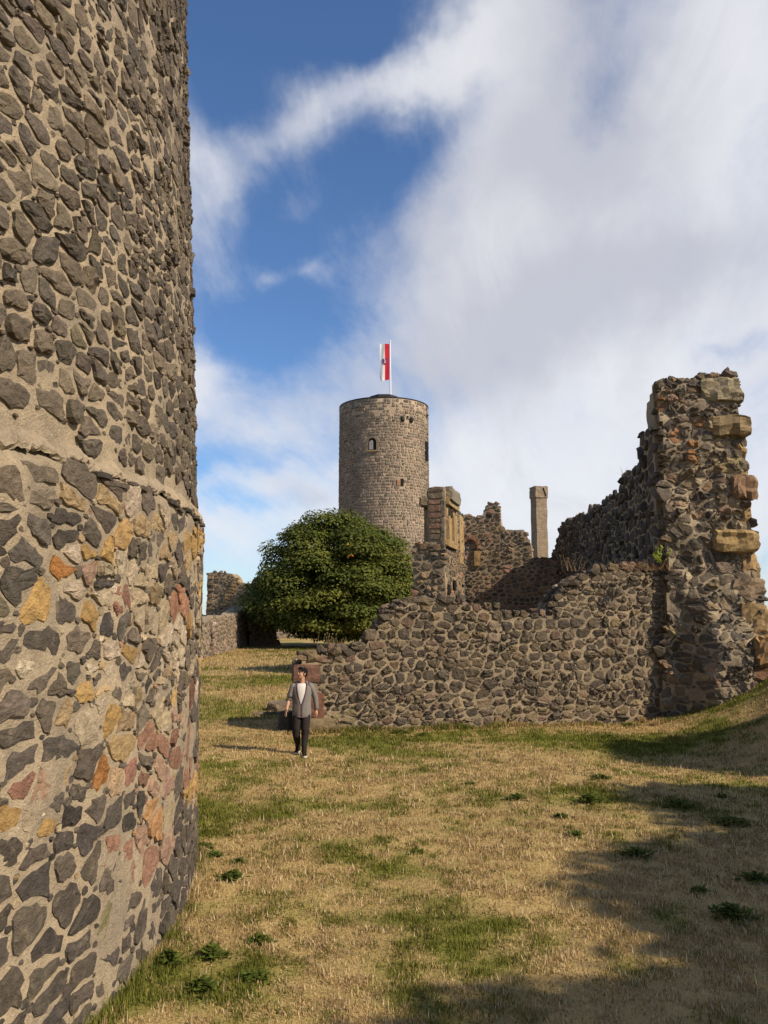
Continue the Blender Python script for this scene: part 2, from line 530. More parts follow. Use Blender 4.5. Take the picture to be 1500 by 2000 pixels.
def rubble(parent, seeds, aspect, rmax, mapf, colf, keep, gap=0.02, N=10, h0=0.03, dome=0.25, rag=0.06, r=None, mat=None,
           limit=300, chips=0.0, skew=0.25, hvar=0.35, minpx=10.0, deep=0.06, names=('stone', 'small_stones'), corner=0.2, skip=0.0):
    """lays stones on a surface; the biggest in view become parts, the rest one joined part"""
    r = r or np.random.default_rng(1)
    cells = voronoi(seeds, aspect, rmax)
    items = []
    rest = MB()
    for sd, poly in zip(seeds, cells):
        if poly is None or not keep(*sd): continue
        if skip and r.random() < skip: continue
        A = np.array(poly); x, y = A[:, 0], A[:, 1]
        area = 0.5 * abs(np.dot(x, np.roll(y, -1)) - np.dot(y, np.roll(x, -1)))
        c = A.mean(0)
        g = gap * r.uniform(0.65, 1.6)
        hs = h0 * float(np.clip(1 + r.normal() * hvar, 0.35, 2.2))
        V, Fc = stone_shape(poly, g, r, N, hs, dome, rag, skew, deep, corner)
        W_ = [mapf(*v) for v in V]
        p0 = proj(mapf(c[0], c[1], 0))
        ring = np.array([proj(w)[:2] for w in W_[N:2 * N]])
        pa = 0.5 * abs(np.dot(ring[:, 0], np.roll(ring[:, 1], -1)) - np.dot(ring[:, 1], np.roll(ring[:, 0], -1))) if p0[2] > 0.5 else 0
        if not (-60 < p0[0] < 1560 and -60 < p0[1] < 2060): pa *= 0.02
        items.append((pa, W_, Fc, colf(c[0], c[1], area, p0, r)))
        if chips:
            for k in range(len(poly)):
                if r.random() < chips / 3 and keep(*A[k]) and keep(A[k][0], A[k][1] + 0.12):
                    q = A[k]; rr = gap * r.uniform(0.7, 1.7)
                    sm = [(q[0] + rr * 1.5 * math.cos(a_) * r.uniform(.6, 1.2), q[1] + rr * math.sin(a_) * r.uniform(.6, 1.2)) for a_ in np.linspace(0, 6.283, 7)[:-1]]
                    Vc, Fcc = stone_shape(sm, 0.0, r, 6, hs * 0.6, 0.4, 0.1, 0.3, deep * 0.5)
                    rest.add([mapf(*v) for v in Vc], Fcc, colf(c[0], c[1], 0.0, p0, r))
    items.sort(key=lambda a: -a[0])
    n = 0
    for pa, V, Fc, col in items:
        if n < limit and pa >= minpx * minpx * 0.55:
            wobj(names[0], V, Fc, mat, parent, col); n += 1
        else: rest.add(V, Fc, col)
    if rest.V:
        o = rest.build(names[1], mat, parent); o['kind'] = 'stuff'
    return items


def pick(lst, r): return lst[int(r.integers(len(lst)))]


def vary(c, r, k=0.16):
    m_ = float(np.clip(1 + r.normal() * k, 0.6, 1.5))
    return (c[0] * m_, c[1] * m_ * (1 + r.normal() * 0.014), c[2] * m_ * (1 + r.normal() * 0.03))


# ------------------------------------------------------------------ ground
TCX, TCY, TR = -12.0, 7.94, 10.0                        # near tower on plan


def g(x, y):
    x = np.asarray(x, float); y = np.asarray(y, float)
    rise = 0.09 * np.clip(x - 6.0, 0, 5.5) ** 2 * sstep(11, 19.5, y) * (1 - sstep(23, 34, y))
    lumps = (fbm(x * 0.35 + 40, y * 0.35 + 9, 3) - 0.5) * 0.16 + (fbm(x * 1.6, y * 1.6 + 30, 2) - 0.5) * 0.035
    d = np.sqrt(x * x + (y - 50) ** 2)
    drop = -55 * sstep(150, 420, d)
    roll = sstep(500, 1500, d) * 75 * (fbm(x / 1300 + 3, y / 1300 + 8, 3) - 0.42) * sstep(700, 4000, d)
    return rise + lumps * (1 - sstep(60, 140, d)) + drop + roll


GREEN_SPOTS = [  # greener patches of turf, ground x, y, half sizes, strength
]


def _gp(px, py):
    d = ray(px, py); t = -ZC / d.z
    return d.x * t, d.y * t


for (px, py, sx, sy, k) in [(1080, 1565, 1.5, 0.9, .9), (900, 1820, 0.9, 0.7, .85), (770, 1560, 1.2, .8, .55), (1100, 1440, 3.5, 0.9, .75), (800, 1445, 3.0, .6, .5),
                            (470, 1500, 1.5, .8, .5), (1250, 1460, 2.0, .7, .7), (430, 1905, .55, .35, .35), (960, 1610, 1.3, .8, .6), (1250, 1650, 1.4, .8, .6),
                            (1380, 1790, 1.0, .6, .6), (640, 1790, .7, .4, .4), (1000, 1680, 1.2, .6, .5), (480, 1330, 3.5, 2.5, .8), (1180, 1900, .8, .5, .5), (870, 1960, .5, .4, .6)]:
    X_, Y_ = _gp(px, py); GREEN_SPOTS.append((X_, Y_, sx, sy, k))

STRAW = np.array([(0.50, 0.352, 0.166), (0.43, 0.303, 0.13), (0.60, 0.445, 0.235), (0.38, 0.242, 0.13)])
GREEN = np.array([(0.165, 0.170, 0.030), (0.21, 0.20, 0.042), (0.12, 0.14, 0.025)])


def greenness(x, y):
    n = fbm(x * 0.42 + 11, y * 0.42 + 3, 4)
    n2 = fbm(x * 1.9 + 31, y * 1.9 + 13, 3)
    s = (n - 0.56) * 4.2 + (n2 - 0.5) * 2.2 + (fbm(x * 5.5 + 3, y * 5.5 + 41, 2) - 0.5) * 1.5
    for (X_, Y_, sx, sy, k) in GREEN_SPOTS:
        s = s + 1.5 * k * np.exp(-(((x - X_) / sx) ** 2 + ((y - Y_) / sy) ** 2))
    return np.clip(0.5 + s * 0.55 - 0.20, 0.10, 1)


def build_ground():
    xs = np.unique(np.concatenate([np.arange(-6, 14, 0.14), np.arange(-40, 45, 1.5), np.arange(-200, 201, 12), np.array([-9000, -6500, -4500, -3200, -2400, -1800, -1400, -1000, -700, -500, -400, -300, 300, 400, 500, 700, 1000, 1400, 1800, 2400, 3200, 4500, 6500, 9000])]))
    ys = np.unique(np.concatenate([np.arange(3, 27, 0.14), np.arange(-30, 130, 1.5), np.arange(-160, 260, 12), np.array([-9000, -6000, -3000, -1500, -800, -400, -250, 320, 400, 500, 650, 850, 1100, 1500, 2000, 2600, 3400, 4500, 6000, 9000])]))
    X, Y = np.meshgrid(xs, ys)
    Z = g(X, Y)
    V = np.stack([X, Y, Z], -1).reshape(-1, 3)
    nx, ny = len(xs), len(ys)
    i = np.arange(nx * ny).reshape(ny, nx)
    q = np.stack([i[:-1, :-1], i[:-1, 1:], i[1:, 1:], i[1:, :-1]], -1).reshape(-1, 4)
    gr = greenness(V[:, 0], V[:, 1])[:, None]
    n = fbm(V[:, 0] * 3.1, V[:, 1] * 3.1 + 50, 3)[:, None]
    col = (STRAW[1] * (1 - gr) + GREEN[0] * gr) * (0.66 + 0.5 * n)
    d = np.sqrt(V[:, 0] ** 2 + (V[:, 1] - 50) ** 2)[:, None]
    far = sstep(150, 600, d)
    col = col * (1 - far) + np.array([0.045, 0.065, 0.05]) * far
    o = obj('ground', mesh_np('ground', V, q, col, True), M_TURF)
    tag(o, 'dry mown castle lawn with green patches', None, None, 'structure')


def on_lawn(x, y):
    """true where nothing is built on the lawn"""
    ok = (x - TCX) ** 2 + (y - TCY) ** 2 > (TR + 0.02) ** 2
    wall_y = 20.9 + (x + 2.3) * 0.17
    ok &= ~((x > -2.4) & (y > wall_y - 0.02))
    return ok


def build_grass():
    r = np.random.default_rng(5)
    P = []; Sz = []
    for (y0, y1, dens, ln) in [(5.2, 8.5, 6500, 0.034), (8.5, 12, 3800, 0.038), (12, 17, 1900, 0.043), (17, 23.5, 900, 0.052), (23.5, 40, 260, 0.09), (40, 70, 90, 0.12)]:
        w = 0.50 * y1 + 0.8
        n = int(dens * (y1 - y0) * 2 * w)
        x = r.uniform(-w, w, n); y = r.uniform(y0, y1, n)
        ok = (np.abs(x) < 0.49 * y + 0.7) & on_lawn(x, y) & ((y < 23.5) | ((x < -1.5) & (x > -0.235 * y - 1)))
        x, y = x[ok], y[ok]
        # tufty: thin the blades where the clump noise is low
        tuft = fbm(x * 5.5 + 3, y * 5.5 + 77, 2)
        ok = r.random(len(x)) < 0.40 + 1.0 * sstep(0.36, 0.62, tuft)
        x, y, tuft = x[ok], y[ok], tuft[ok]
        P.append(np.stack([x, y], -1)); Sz.append(ln * (0.55 + 0.9 * tuft) * r.uniform(0.6, 1.35, len(x)))
    # longer unmown fringe where the mower cannot reach
    n = 9000
    t = r.uniform(-0.62, 0.30, n); q = TR + 0.03 + np.abs(r.normal(0, 0.06, n))
    P.append(np.stack([TCX + q * np.cos(t), TCY + q * np.sin(t)], -1)); Sz.append(r.uniform(0.03, 0.12, n) * (0.3 + 1.2 * fbm(t * 14, t * 3, 2)))
    n = 12000
    u = r.uniform(-0.2, 12.5, n); o_ = 0.05 + np.abs(r.normal(0, 0.10, n))
    P.append(np.stack([-2.3 + u * 0.986 + o_ * 0.167, 20.9 + u * 0.167 - o_ * 0.986 - np.where(u > 9.4, 0.55, 0)], -1)); Sz.append(r.uniform(0.05, 0.17, n) * (0.2 + 1.3 * fbm(u * 1.7, u * 0.2 + 4, 2)))
    P = np.concatenate(P); ln = np.concatenate(Sz); n = len(P)
    x, y = P[:, 0], P[:, 1]
    gr = greenness(x, y)
    isg = r.random(n) < np.clip(gr * 1.15 - 0.02, 0.05, 0.97)
    col = np.where(isg[:, None], GREEN[r.integers(0, 3, n)], STRAW[r.integers(0, 4, n)])
    big = fbm(x * 0.9 + 70, y * 0.9, 3)
    col = col * (0.62 + 0.55 * big)[:, None] * r.uniform(0.72, 1.25, n)[:, None]
    ln = ln * (1 + 0.35 * isg * gr)
    tall = (r.random(n) < 0.05) & (y < 18)
    ln = np.where(tall, ln * r.uniform(1.5, 2.4, n), ln)
    col = np.where((tall & ~isg)[:, None], np.array([0.64, 0.50, 0.30]) * r.uniform(0.8, 1.1, n)[:, None], col)
    z = g(x, y) - 0.006
    # dry blades lie over, green ones stand
    lean = np.where(isg, r.normal(0, 0.45, n), r.normal(0, 0.95, n))
    az = r.uniform(0, 6.283, n)
    sa, ca = np.sin(az), np.cos(az)
    L = np.minimum(np.abs(lean), 1.25)
    tip = np.stack([x + ln * np.sin(L) * ca, y + ln * np.sin(L) * sa, z + ln * np.cos(L)], -1)
    wd = np.clip(0.0026 + 0.00042 * y, 0.003, 0.03)
    wa = az + math.pi / 2 + r.normal(0, 0.5, n)
    a = np.stack([x - wd * np.cos(wa), y - wd * np.sin(wa), z], -1)
    b = np.stack([x + wd * np.cos(wa), y + wd * np.sin(wa), z], -1)
    V = np.stack([a, b, tip], 1).reshape(-1, 3)
    tri = np.arange(3 * n).reshape(-1, 3)
    o = obj('grass', mesh_np('grass', V, tri, np.repeat(col, 3, 0)), M_BLADE)
    tag(o, 'short dry straw and green grass blades covering the lawn', 'grass', None, 'stuff')


build_ground()
build_grass()


# ------------------------------------------------------------------ near round tower
LEDGE = 4.06


def tower_radius(z):
    if z < LEDGE: return TR - 0.004 * z
    return TR - 0.10 - 0.050 * (z - LEDGE)


def near_tower():
    T = thing('round_tower', (TCX, TCY, 0), 'huge near round tower of dark basalt rubble filling the left edge', 'tower')
    # body of mortar
    th = np.concatenate([np.linspace(-1.35, 0.75, 150), np.linspace(0.75, 2 * math.pi - 1.35, 40)[1:-1]])
    zs = [-0.6] + list(np.arange(0, 3.9, 0.16)) + [3.93, 3.99, 4.03, 4.06, 4.12] + list(np.arange(4.3, 12.5, 0.2)) + [14, 17, 20, 23]
    V = []
    for z in zs:
        for t in th:
            rr = tower_radius(z)
            if 3.9 < z <= 4.12: rr = tower_radius(3.9) - 0.10 * sstep(3.97, 4.10, z + (float(vnoise(t * 22, 3)) - .5) * 0.10)
            rr += (float(vnoise(t * 70, z * 8)) - .5) * 0.030 + (float(vnoise(t * 22, z * 2.2)) - .5) * 0.035
            V.append((TCX + rr * math.cos(t), TCY + rr * math.sin(t), z))
    n = len(th); Fc = []
    for i in range(len(zs) - 1):
        for k in range(n):
            j = (k + 1) % n
            Fc.append((i * n + k, i * n + j, (i + 1) * n + j, (i + 1) * n + k))
    Fc.append(tuple(range((len(zs) - 1) * n, len(zs) * n)))
    wobj('mortar_body', V, Fc, M_MORTAR, T, None, True, False)

    def mapf(u, v, h):
        rr = tower_radius(v) + h
        t = u / TR
        return Vector((TCX + rr * math.cos(t), TCY + rr * math.sin(t), v))
    r = np.random.default_rng(21)
    # colour hints seen in the photograph: pixel -> stone colour
    hints = [(92, 1112, ORANGE[0]), (200, 1082, OCHRE[0]), (62, 1172, OCHRE[0]), (190, 1503, ORANGE[0]), (72, 1532, REDS[2]), (285, 1600, (0.40, 0.22, 0.10)),
             (130, 1400, OCHRE[1]), (215, 1440, OCHRE[0]), (120, 1495, OCHRE[1]), (55, 1255, PALE[0]), (205, 1290, PALE[1]), (270, 1190, PALE[0]), (140, 1125, PALE[2]), (235, 1115, PALE[2]),
             (235, 1000, OCHRE[1]), (290, 1030, OCHRE[1]), (325, 1075, OCHRE[1]), (230, 1040, (0.38, 0.24, 0.10)), (310, 1520, REDS[2]), (250, 1470, (0.40, 0.27, 0.13)),
             (305, 1460, REDS[0]), (275, 1460, REDS[0]), (250, 1665, REDS[0]), (262, 1705, REDS[2]), (285, 1685, REDS[0]), (225, 1672, REDS[0]), (300, 1640, REDS[2]), (320, 1660, REDS[2]),
             (25, 1565, REDS[1]), (100, 1610, OCHRE[0]), (205, 1800, (0.20, 0.17, 0.09)), (370, 1055, OCHRE[0]), (340, 1230, PALE[1]), (310, 1210, PALE[2]), (80, 1065, REDS[2]), (335, 1285, PALE[1]),
             (350, 1460, REDS[1]), (345, 1400, REDS[2]), (375, 1540, OCHRE[0]), (330, 1400, PALE[0]), (60, 1300, PALE[1]), (345, 1180, (0.30, 0.15, 0.09)), (235, 1170, REDS[1]), (360, 1500, REDS[0]),
             (20, 1060, DBAS[0]), (110, 930, BAS[3]), (170, 950, BAS[0]), (155, 1180, DBAS[0]), (205, 1215, DBAS[2])]

    def colf(u, v, area, p, r):
        if p[2] > 0.5 and v < LEDGE and area > 0:
            best = None
            for (hx, hy, c) in hints:
                d = math.hypot(p[0] - hx, (p[1] - hy))
                if d < 27 and (best is None or d < best[0]): best = (d, c)
            if best: return vary(best[1], r, 0.05)
        if v > LEDGE: return vary(pick(BAS, r), r, 0.13)
        q = r.random()
        px, py = p[0], p[1]
        if 2.1 < v < 3.9 and px > 140:
            if q < 0.30: return vary(pick(PALE, r), r)
            if q < 0.45: return vary(pick(OCHRE, r), r)
            if q < 0.50: return vary(pick(REDS, r), r)
        if 0.8 < v <= 2.1:
            if q < 0.12: return vary(pick(PALE, r), r)
            if q < 0.20: return vary(pick(OCHRE, r), r)
            if q < 0.34 and px > 200: return vary(pick(REDS, r), r)
        return vary(pick(DBAS if v < 1.6 else BAS[:5] + DBAS[:2], r), r, 0.15)

    u0, u1 = -0.95 * TR, 0.50 * TR
    up = courses(u0, u1, LEDGE - 0.35, 12.9, 0.185, 0.265, r, 0.20, 0.16)
    lo = courses(u0, u1, -0.4, LEDGE + 0.4, 0.205, 0.285, r, 0.5, 0.42, sig=0.52, grow=lambda v: 1.32 - 0.10 * max(v, 0) if v < 2.2 else 1.08)
    rubble(T, up, 1.30, 0.28, mapf, colf, lambda u, v: LEDGE + 0.17 < v < 12.6, gap=0.021, N=14, h0=0.024, dome=0.4, rag=0.085, r=r, mat=M_STONE,
           limit=170, chips=0.5, skew=0.35, deep=0.05, corner=0.16)
    rubble(T, lo, 1.25, 0.36, mapf, colf, lambda u, v: -0.05 < v < LEDGE - 0.12, gap=0.026, N=16, h0=0.017, dome=0.35, rag=0.11, r=r, mat=M_STONE,
           limit=130, chips=0.9, skew=0.3, deep=0.05, corner=0.13)
    # weathered mortar lip where the lower wall steps out, with a ragged course of thin slates under it
    M = MB(); tt = np.linspace(-0.95, 0.5, 420); V = []; Fc = []
    prof_ = [(-0.020, -0.050), (-0.004, -0.032), (0.004, -0.012), (-0.018, 0.020), (-0.074, 0.075), (-0.130, 0.110)]
    for i, t in enumerate(tt):
        w_ = (float(vnoise(t * 60, 2.2)) - .5) * 0.07 + (float(vnoise(t * 210, 8.2)) - .5) * 0.045 + r.normal() * 0.006
        for k, (dr, dz) in enumerate(prof_):
            rr = TR - 0.016 + dr + (float(vnoise(t * 240, k * 3.1)) - .5) * 0.035 + r.normal() * 0.004; V.append((TCX + rr * math.cos(t), TCY + rr * math.sin(t), LEDGE + dz + w_))
    for i in range(len(tt) - 1):
        for k in range(5): Fc.append((i * 6 + k, i * 6 + 6 + k, i * 6 + 7 + k, i * 6 + 1 + k))
    wobj('mortar_lip', V, Fc, M_MORTAR, T, None, False, False)
    t = -0.9
    while t < 0.4:
        ln = r.uniform(0.12, 0.42)
        if r.random() < 0.45:
            V, Fc = rough_block(mapf((t + ln / 2 / TR) * TR, LEDGE - 0.075 + r.normal() * 0.014, -0.004), (0.07, ln * 0.9, r.uniform(0.025, 0.05)), t, 0.1, 0.006, 3, int(1000 + t * 500))
            wobj('slate', V, Fc, M_STONE, T, vary(pick(DBAS, r), r))
        t += ln / TR
    # two putlog stones standing proud on the skyline
    for px, py, s in ((366, 277, 0.04), (378, 573, 0.075)):
        best = min(((abs(proj(mapf(t * TR, zz_, 0.06))[0] - px) + abs(proj(mapf(t * TR, zz_, 0.06))[1] - py), t, zz_) for t in np.linspace(0.12, 0.30, 30) for zz_ in np.linspace(4.2, 11, 120)))
        p = mapf(best[1] * TR, best[2], 0.02)
        V, Fc = rough_block(p, (0.12, 0.10, s), best[1], 0.1, 0.008, 2, int(px))
        wobj('putlog_stone', V, Fc, M_STONE, T, DBAS[1])


near_tower()


# ------------------------------------------------------------------ planar ruined walls
def rough_line(pts, r, step=0.25, amp=0.06):
    """breaks straight runs of an outline into ragged ones"""
    out = []
    n = len(pts)
    for i in range(n):
        a = np.array(pts[i]); b = np.array(pts[(i + 1) % n]); L = np.linalg.norm(b - a)
        k = max(1, int(L / step))
        for j in range(k):
            q = a + (b - a) * j / k
            if j: q = q + r.normal(size=2) * amp
            out.append(tuple(q))
    return out


class Plane:
    """upright wall face from ground point A to ground point B, u along it, v = height; h comes out towards the viewer side"""
    def __init__(s, A, B):
        s.A = Vector((A[0], A[1], 0)); d = Vector((B[0] - A[0], B[1] - A[1], 0)); s.L = d.length
        s.d = d.normalized(); s.n = Vector((s.d.y, -s.d.x, 0))
    def px(s, x, y):
        d = ray(x, y); o = Vector((0, 0, ZC))
        t = (s.A - o).dot(s.n) / d.dot(s.n)
        p = o + d * t
        return ((p - s.A).dot(s.d), p.z)
    def map(s, u, v, h): return s.A + s.d * u + s.n * h + Vector((0, 0, v))


def slab(pl, poly, thick, mat, parent, name='wall_core', inset=0.0, face_jit=0.0, relief=None, grid=None):
    """solid of a wall: ragged outline extruded backwards, front face gridded when it has relief"""
    from mathutils.geometry import tessellate_polygon
    n = len(poly)
    tr = tessellate_polygon([[Vector((u, v, 0)) for u, v in poly]])
    area = sum(poly[k][0] * poly[(k + 1) % n][1] - poly[(k + 1) % n][0] * poly[k][1] for k in range(n))
    V = [pl.map(u, v, 0) for u, v in poly] + [pl.map(u, v, -thick) for u, v in poly]
    Fc = [tuple(t) for t in tr] + [tuple(k + n for k in t[::-1]) for t in tr]
    for k in range(n): Fc.append((k, (k + 1) % n, n + (k + 1) % n, n + k))
    bm = bmesh.new(); bv = [bm.verts.new(v) for v in V]
    for q in Fc:
        try: bm.faces.new([bv[k] for k in q])
        except ValueError: pass
    bmesh.ops.recalc_face_normals(bm, faces=bm.faces[:]); bm.verts.index_update()
    V = [v.co.copy() for v in bm.verts]; Fc = [tuple(v.index for v in q.verts) for q in bm.faces]; bm.free()
    return wobj(name, V, Fc, mat, parent, None, False, False)


def wall_cols(mix, k=0.17):
    """colour picker from (probability, palette) pairs"""
    def f(u, v, area, p, r):
        q = r.random(); s = 0
        for pr, pal in mix:
            s += pr
            if q < s: return vary(pick(pal, r), r, k)
        return vary(pick(mix[-1][1], r), r, k)
    return f


RUIN = [(0.82, [(0.125, 0.095, 0.066), (0.102, 0.080, 0.059), (0.148, 0.112, 0.076), (0.086, 0.069, 0.053)]), (0.11, [(0.19, 0.14, 0.085), (0.165, 0.115, 0.07)]), (0.07, [(0.18, 0.118, 0.085)])]

# ---- low ruined wall across the lawn
LOW = Plane((-2.3, 20.9), (7.9, 22.65))


def low_wall():
    r = np.random.default_rng(31)
    pl = LOW
    T = thing('low_wall', (LOW.A.x, LOW.A.y, 0), 'long low ruined wall of dark rubble crossing the lawn behind the man', 'wall')
    top = [(583, 1292), (590, 1274), (615, 1266), (650, 1262), (690, 1262), (712, 1252), (722, 1232), (738, 1215), (752, 1192), (766, 1168), (800, 1163), (850, 1160), (890, 1164), (930, 1172), (975, 1182),
           (1020, 1190), (1062, 1192), (1082, 1176), (1092, 1152), (1112, 1132), (1130, 1116), (1170, 1104), (1230, 1098), (1290, 1104), (1345, 1100)]
    P = [pl.px(*q) for q in top]
    full = [(P[0][0], -0.5)] + P + [(P[-1][0] + 0.2, -0.5)]
    core = [(u, v - (0.20 if v > 0 else 0)) for u, v in full]
    core[0] = (core[0][0] + 0.06, -0.5); core[1] = (core[1][0] + 0.06, core[1][1])
    slab(pl, rough_line(core, r, 0.3, 0.03), 1.25, M_MORTAR_DARK, T, 'mortar_core')
    hints = []

    def keep(u, v):
        q = pl.map(u, v, 0)
        return inside(full, u, v) and v > float(g(q.x, q.y)) - 0.05 and not (u < 0.62 and 0.35 < v < 1.70)
    base = wall_cols(RUIN)

    def colf(u, v, area, p, rr):
        if v < 0.55 and rr.random() < 0.35: return vary((0.20, 0.155, 0.09), rr)
        return base(u, v, area, p, rr)
    seeds = courses(-0.9, pl.L + 0.6, -0.55, 5.0, 0.235, 0.33, r, 0.12, 0.16, sig=0.42)
    rubble(T, seeds, 1.25, 0.42, lambda u, v, h: pl.map(u, v, h), colf, keep, gap=0.032, N=11, h0=0.038, dome=0.42, rag=0.10, r=r, mat=M_STONE,
           limit=262, chips=0.8, skew=0.5, deep=0.08, hvar=0.45, corner=0.15)
    # loose top stones: over the thickness of the wall, following the broken crest
    n = 0
    rest = MB()
    for k in range(len(P) - 1):
        (u0_, v0_), (u1_, v1_) = P[k], P[k + 1]
        L = math.hypot(u1_ - u0_, v1_ - v0_)
        for q in range(max(2, int(L * 22))):
            t = r.random(); dpt = r.uniform(0.02, 1.2)
            u = u0_ + (u1_ - u0_) * t; v = v0_ + (v1_ - v0_) * t
            s = r.uniform(0.13, 0.33) * (1.15 if dpt < 0.35 else 1.0)
            c = pl.map(u, v - 0.13 - 0.05 * dpt - 0.08 * r.random(), -dpt)
            V, Fc = boulder(c, (s * 1.3, s, s * 0.8), int(r.integers(1e6)), 1)
            col = base(u, v, 0, None, r)
            if dpt > 0.3 and r.random() < 0.4: col = vary((0.27, 0.215, 0.15), r)
            if dpt < 0.45 and s > 0.19 and n < 34: wobj('top_stone', V, Fc, M_STONE, T, col); n += 1
            else: rest.add(V, Fc, col)
    o = rest.build('crest_rubble', M_STONE, T); o['kind'] = 'stuff'
    # end of the wall: red sandstone dressings, broken stones between
    ang = math.atan2(pl.d.y, pl.d.x)

    def dress(x0, y0, x1, y1, dep, out, col, seed, label, jit=0.012):
        a = pl.px(x0, y0); b = pl.px(x1, y1)
        c = pl.map((a[0] + b[0]) / 2, (a[1] + b[1]) / 2, out - dep / 2)
        V, Fc = rough_block(c, (b[0] - a[0], dep, a[1] - b[1]), ang, 0.10, jit, 4, seed)
        o = wobj('sandstone_block', V, Fc, M_SAND, T, col); o['label'] = label
    dress(573, 1333, 626, 1298, 1.15, 0.05, (0.150, 0.078, 0.056), 3, 'red sandstone block at the wall end')
    dress(598, 1402, 634, 1352, 0.7, 0.03, (0.175, 0.082, 0.052), 4, 'upright red sandstone block')
    dress(590, 1428, 655, 1402, 0.8, 0.10, (0.20, 0.15, 0.085), 5, 'ochre footing stone')
    dress(578, 1352, 612, 1334, 1.0, 0.03, (0.10, 0.085, 0.065), 6, 'dark block under the red sandstone')
    dress(576, 1400, 600, 1353, 1.0, 0.02, (0.085, 0.072, 0.06), 7, 'dark jamb stone')
    for k in range(26):                                  # rubble showing in the broken end face
        v = r.uniform(0.05, 1.9); dpt = r.uniform(0.05, 1.15)
        c = pl.map(P[0][0] + 0.08, v, -dpt); s = r.uniform(0.16, 0.32)
        V, Fc = boulder(c, (s, s, s * 0.8), int(r.integers(1e6)), 1)
        wobj('end_stone', V, Fc, M_STONE, T, base(0, 0, 0, None, r))


low_wall()

# ---- tall broken wall at the right
TALL = Plane((7.25, 22.40), (10.3, 22.20))                # its broken end, facing the viewer
SIDE_A = Vector((7.62, 22.65, 0)); SIDE_B = Vector((8.95, 43.0, 0))


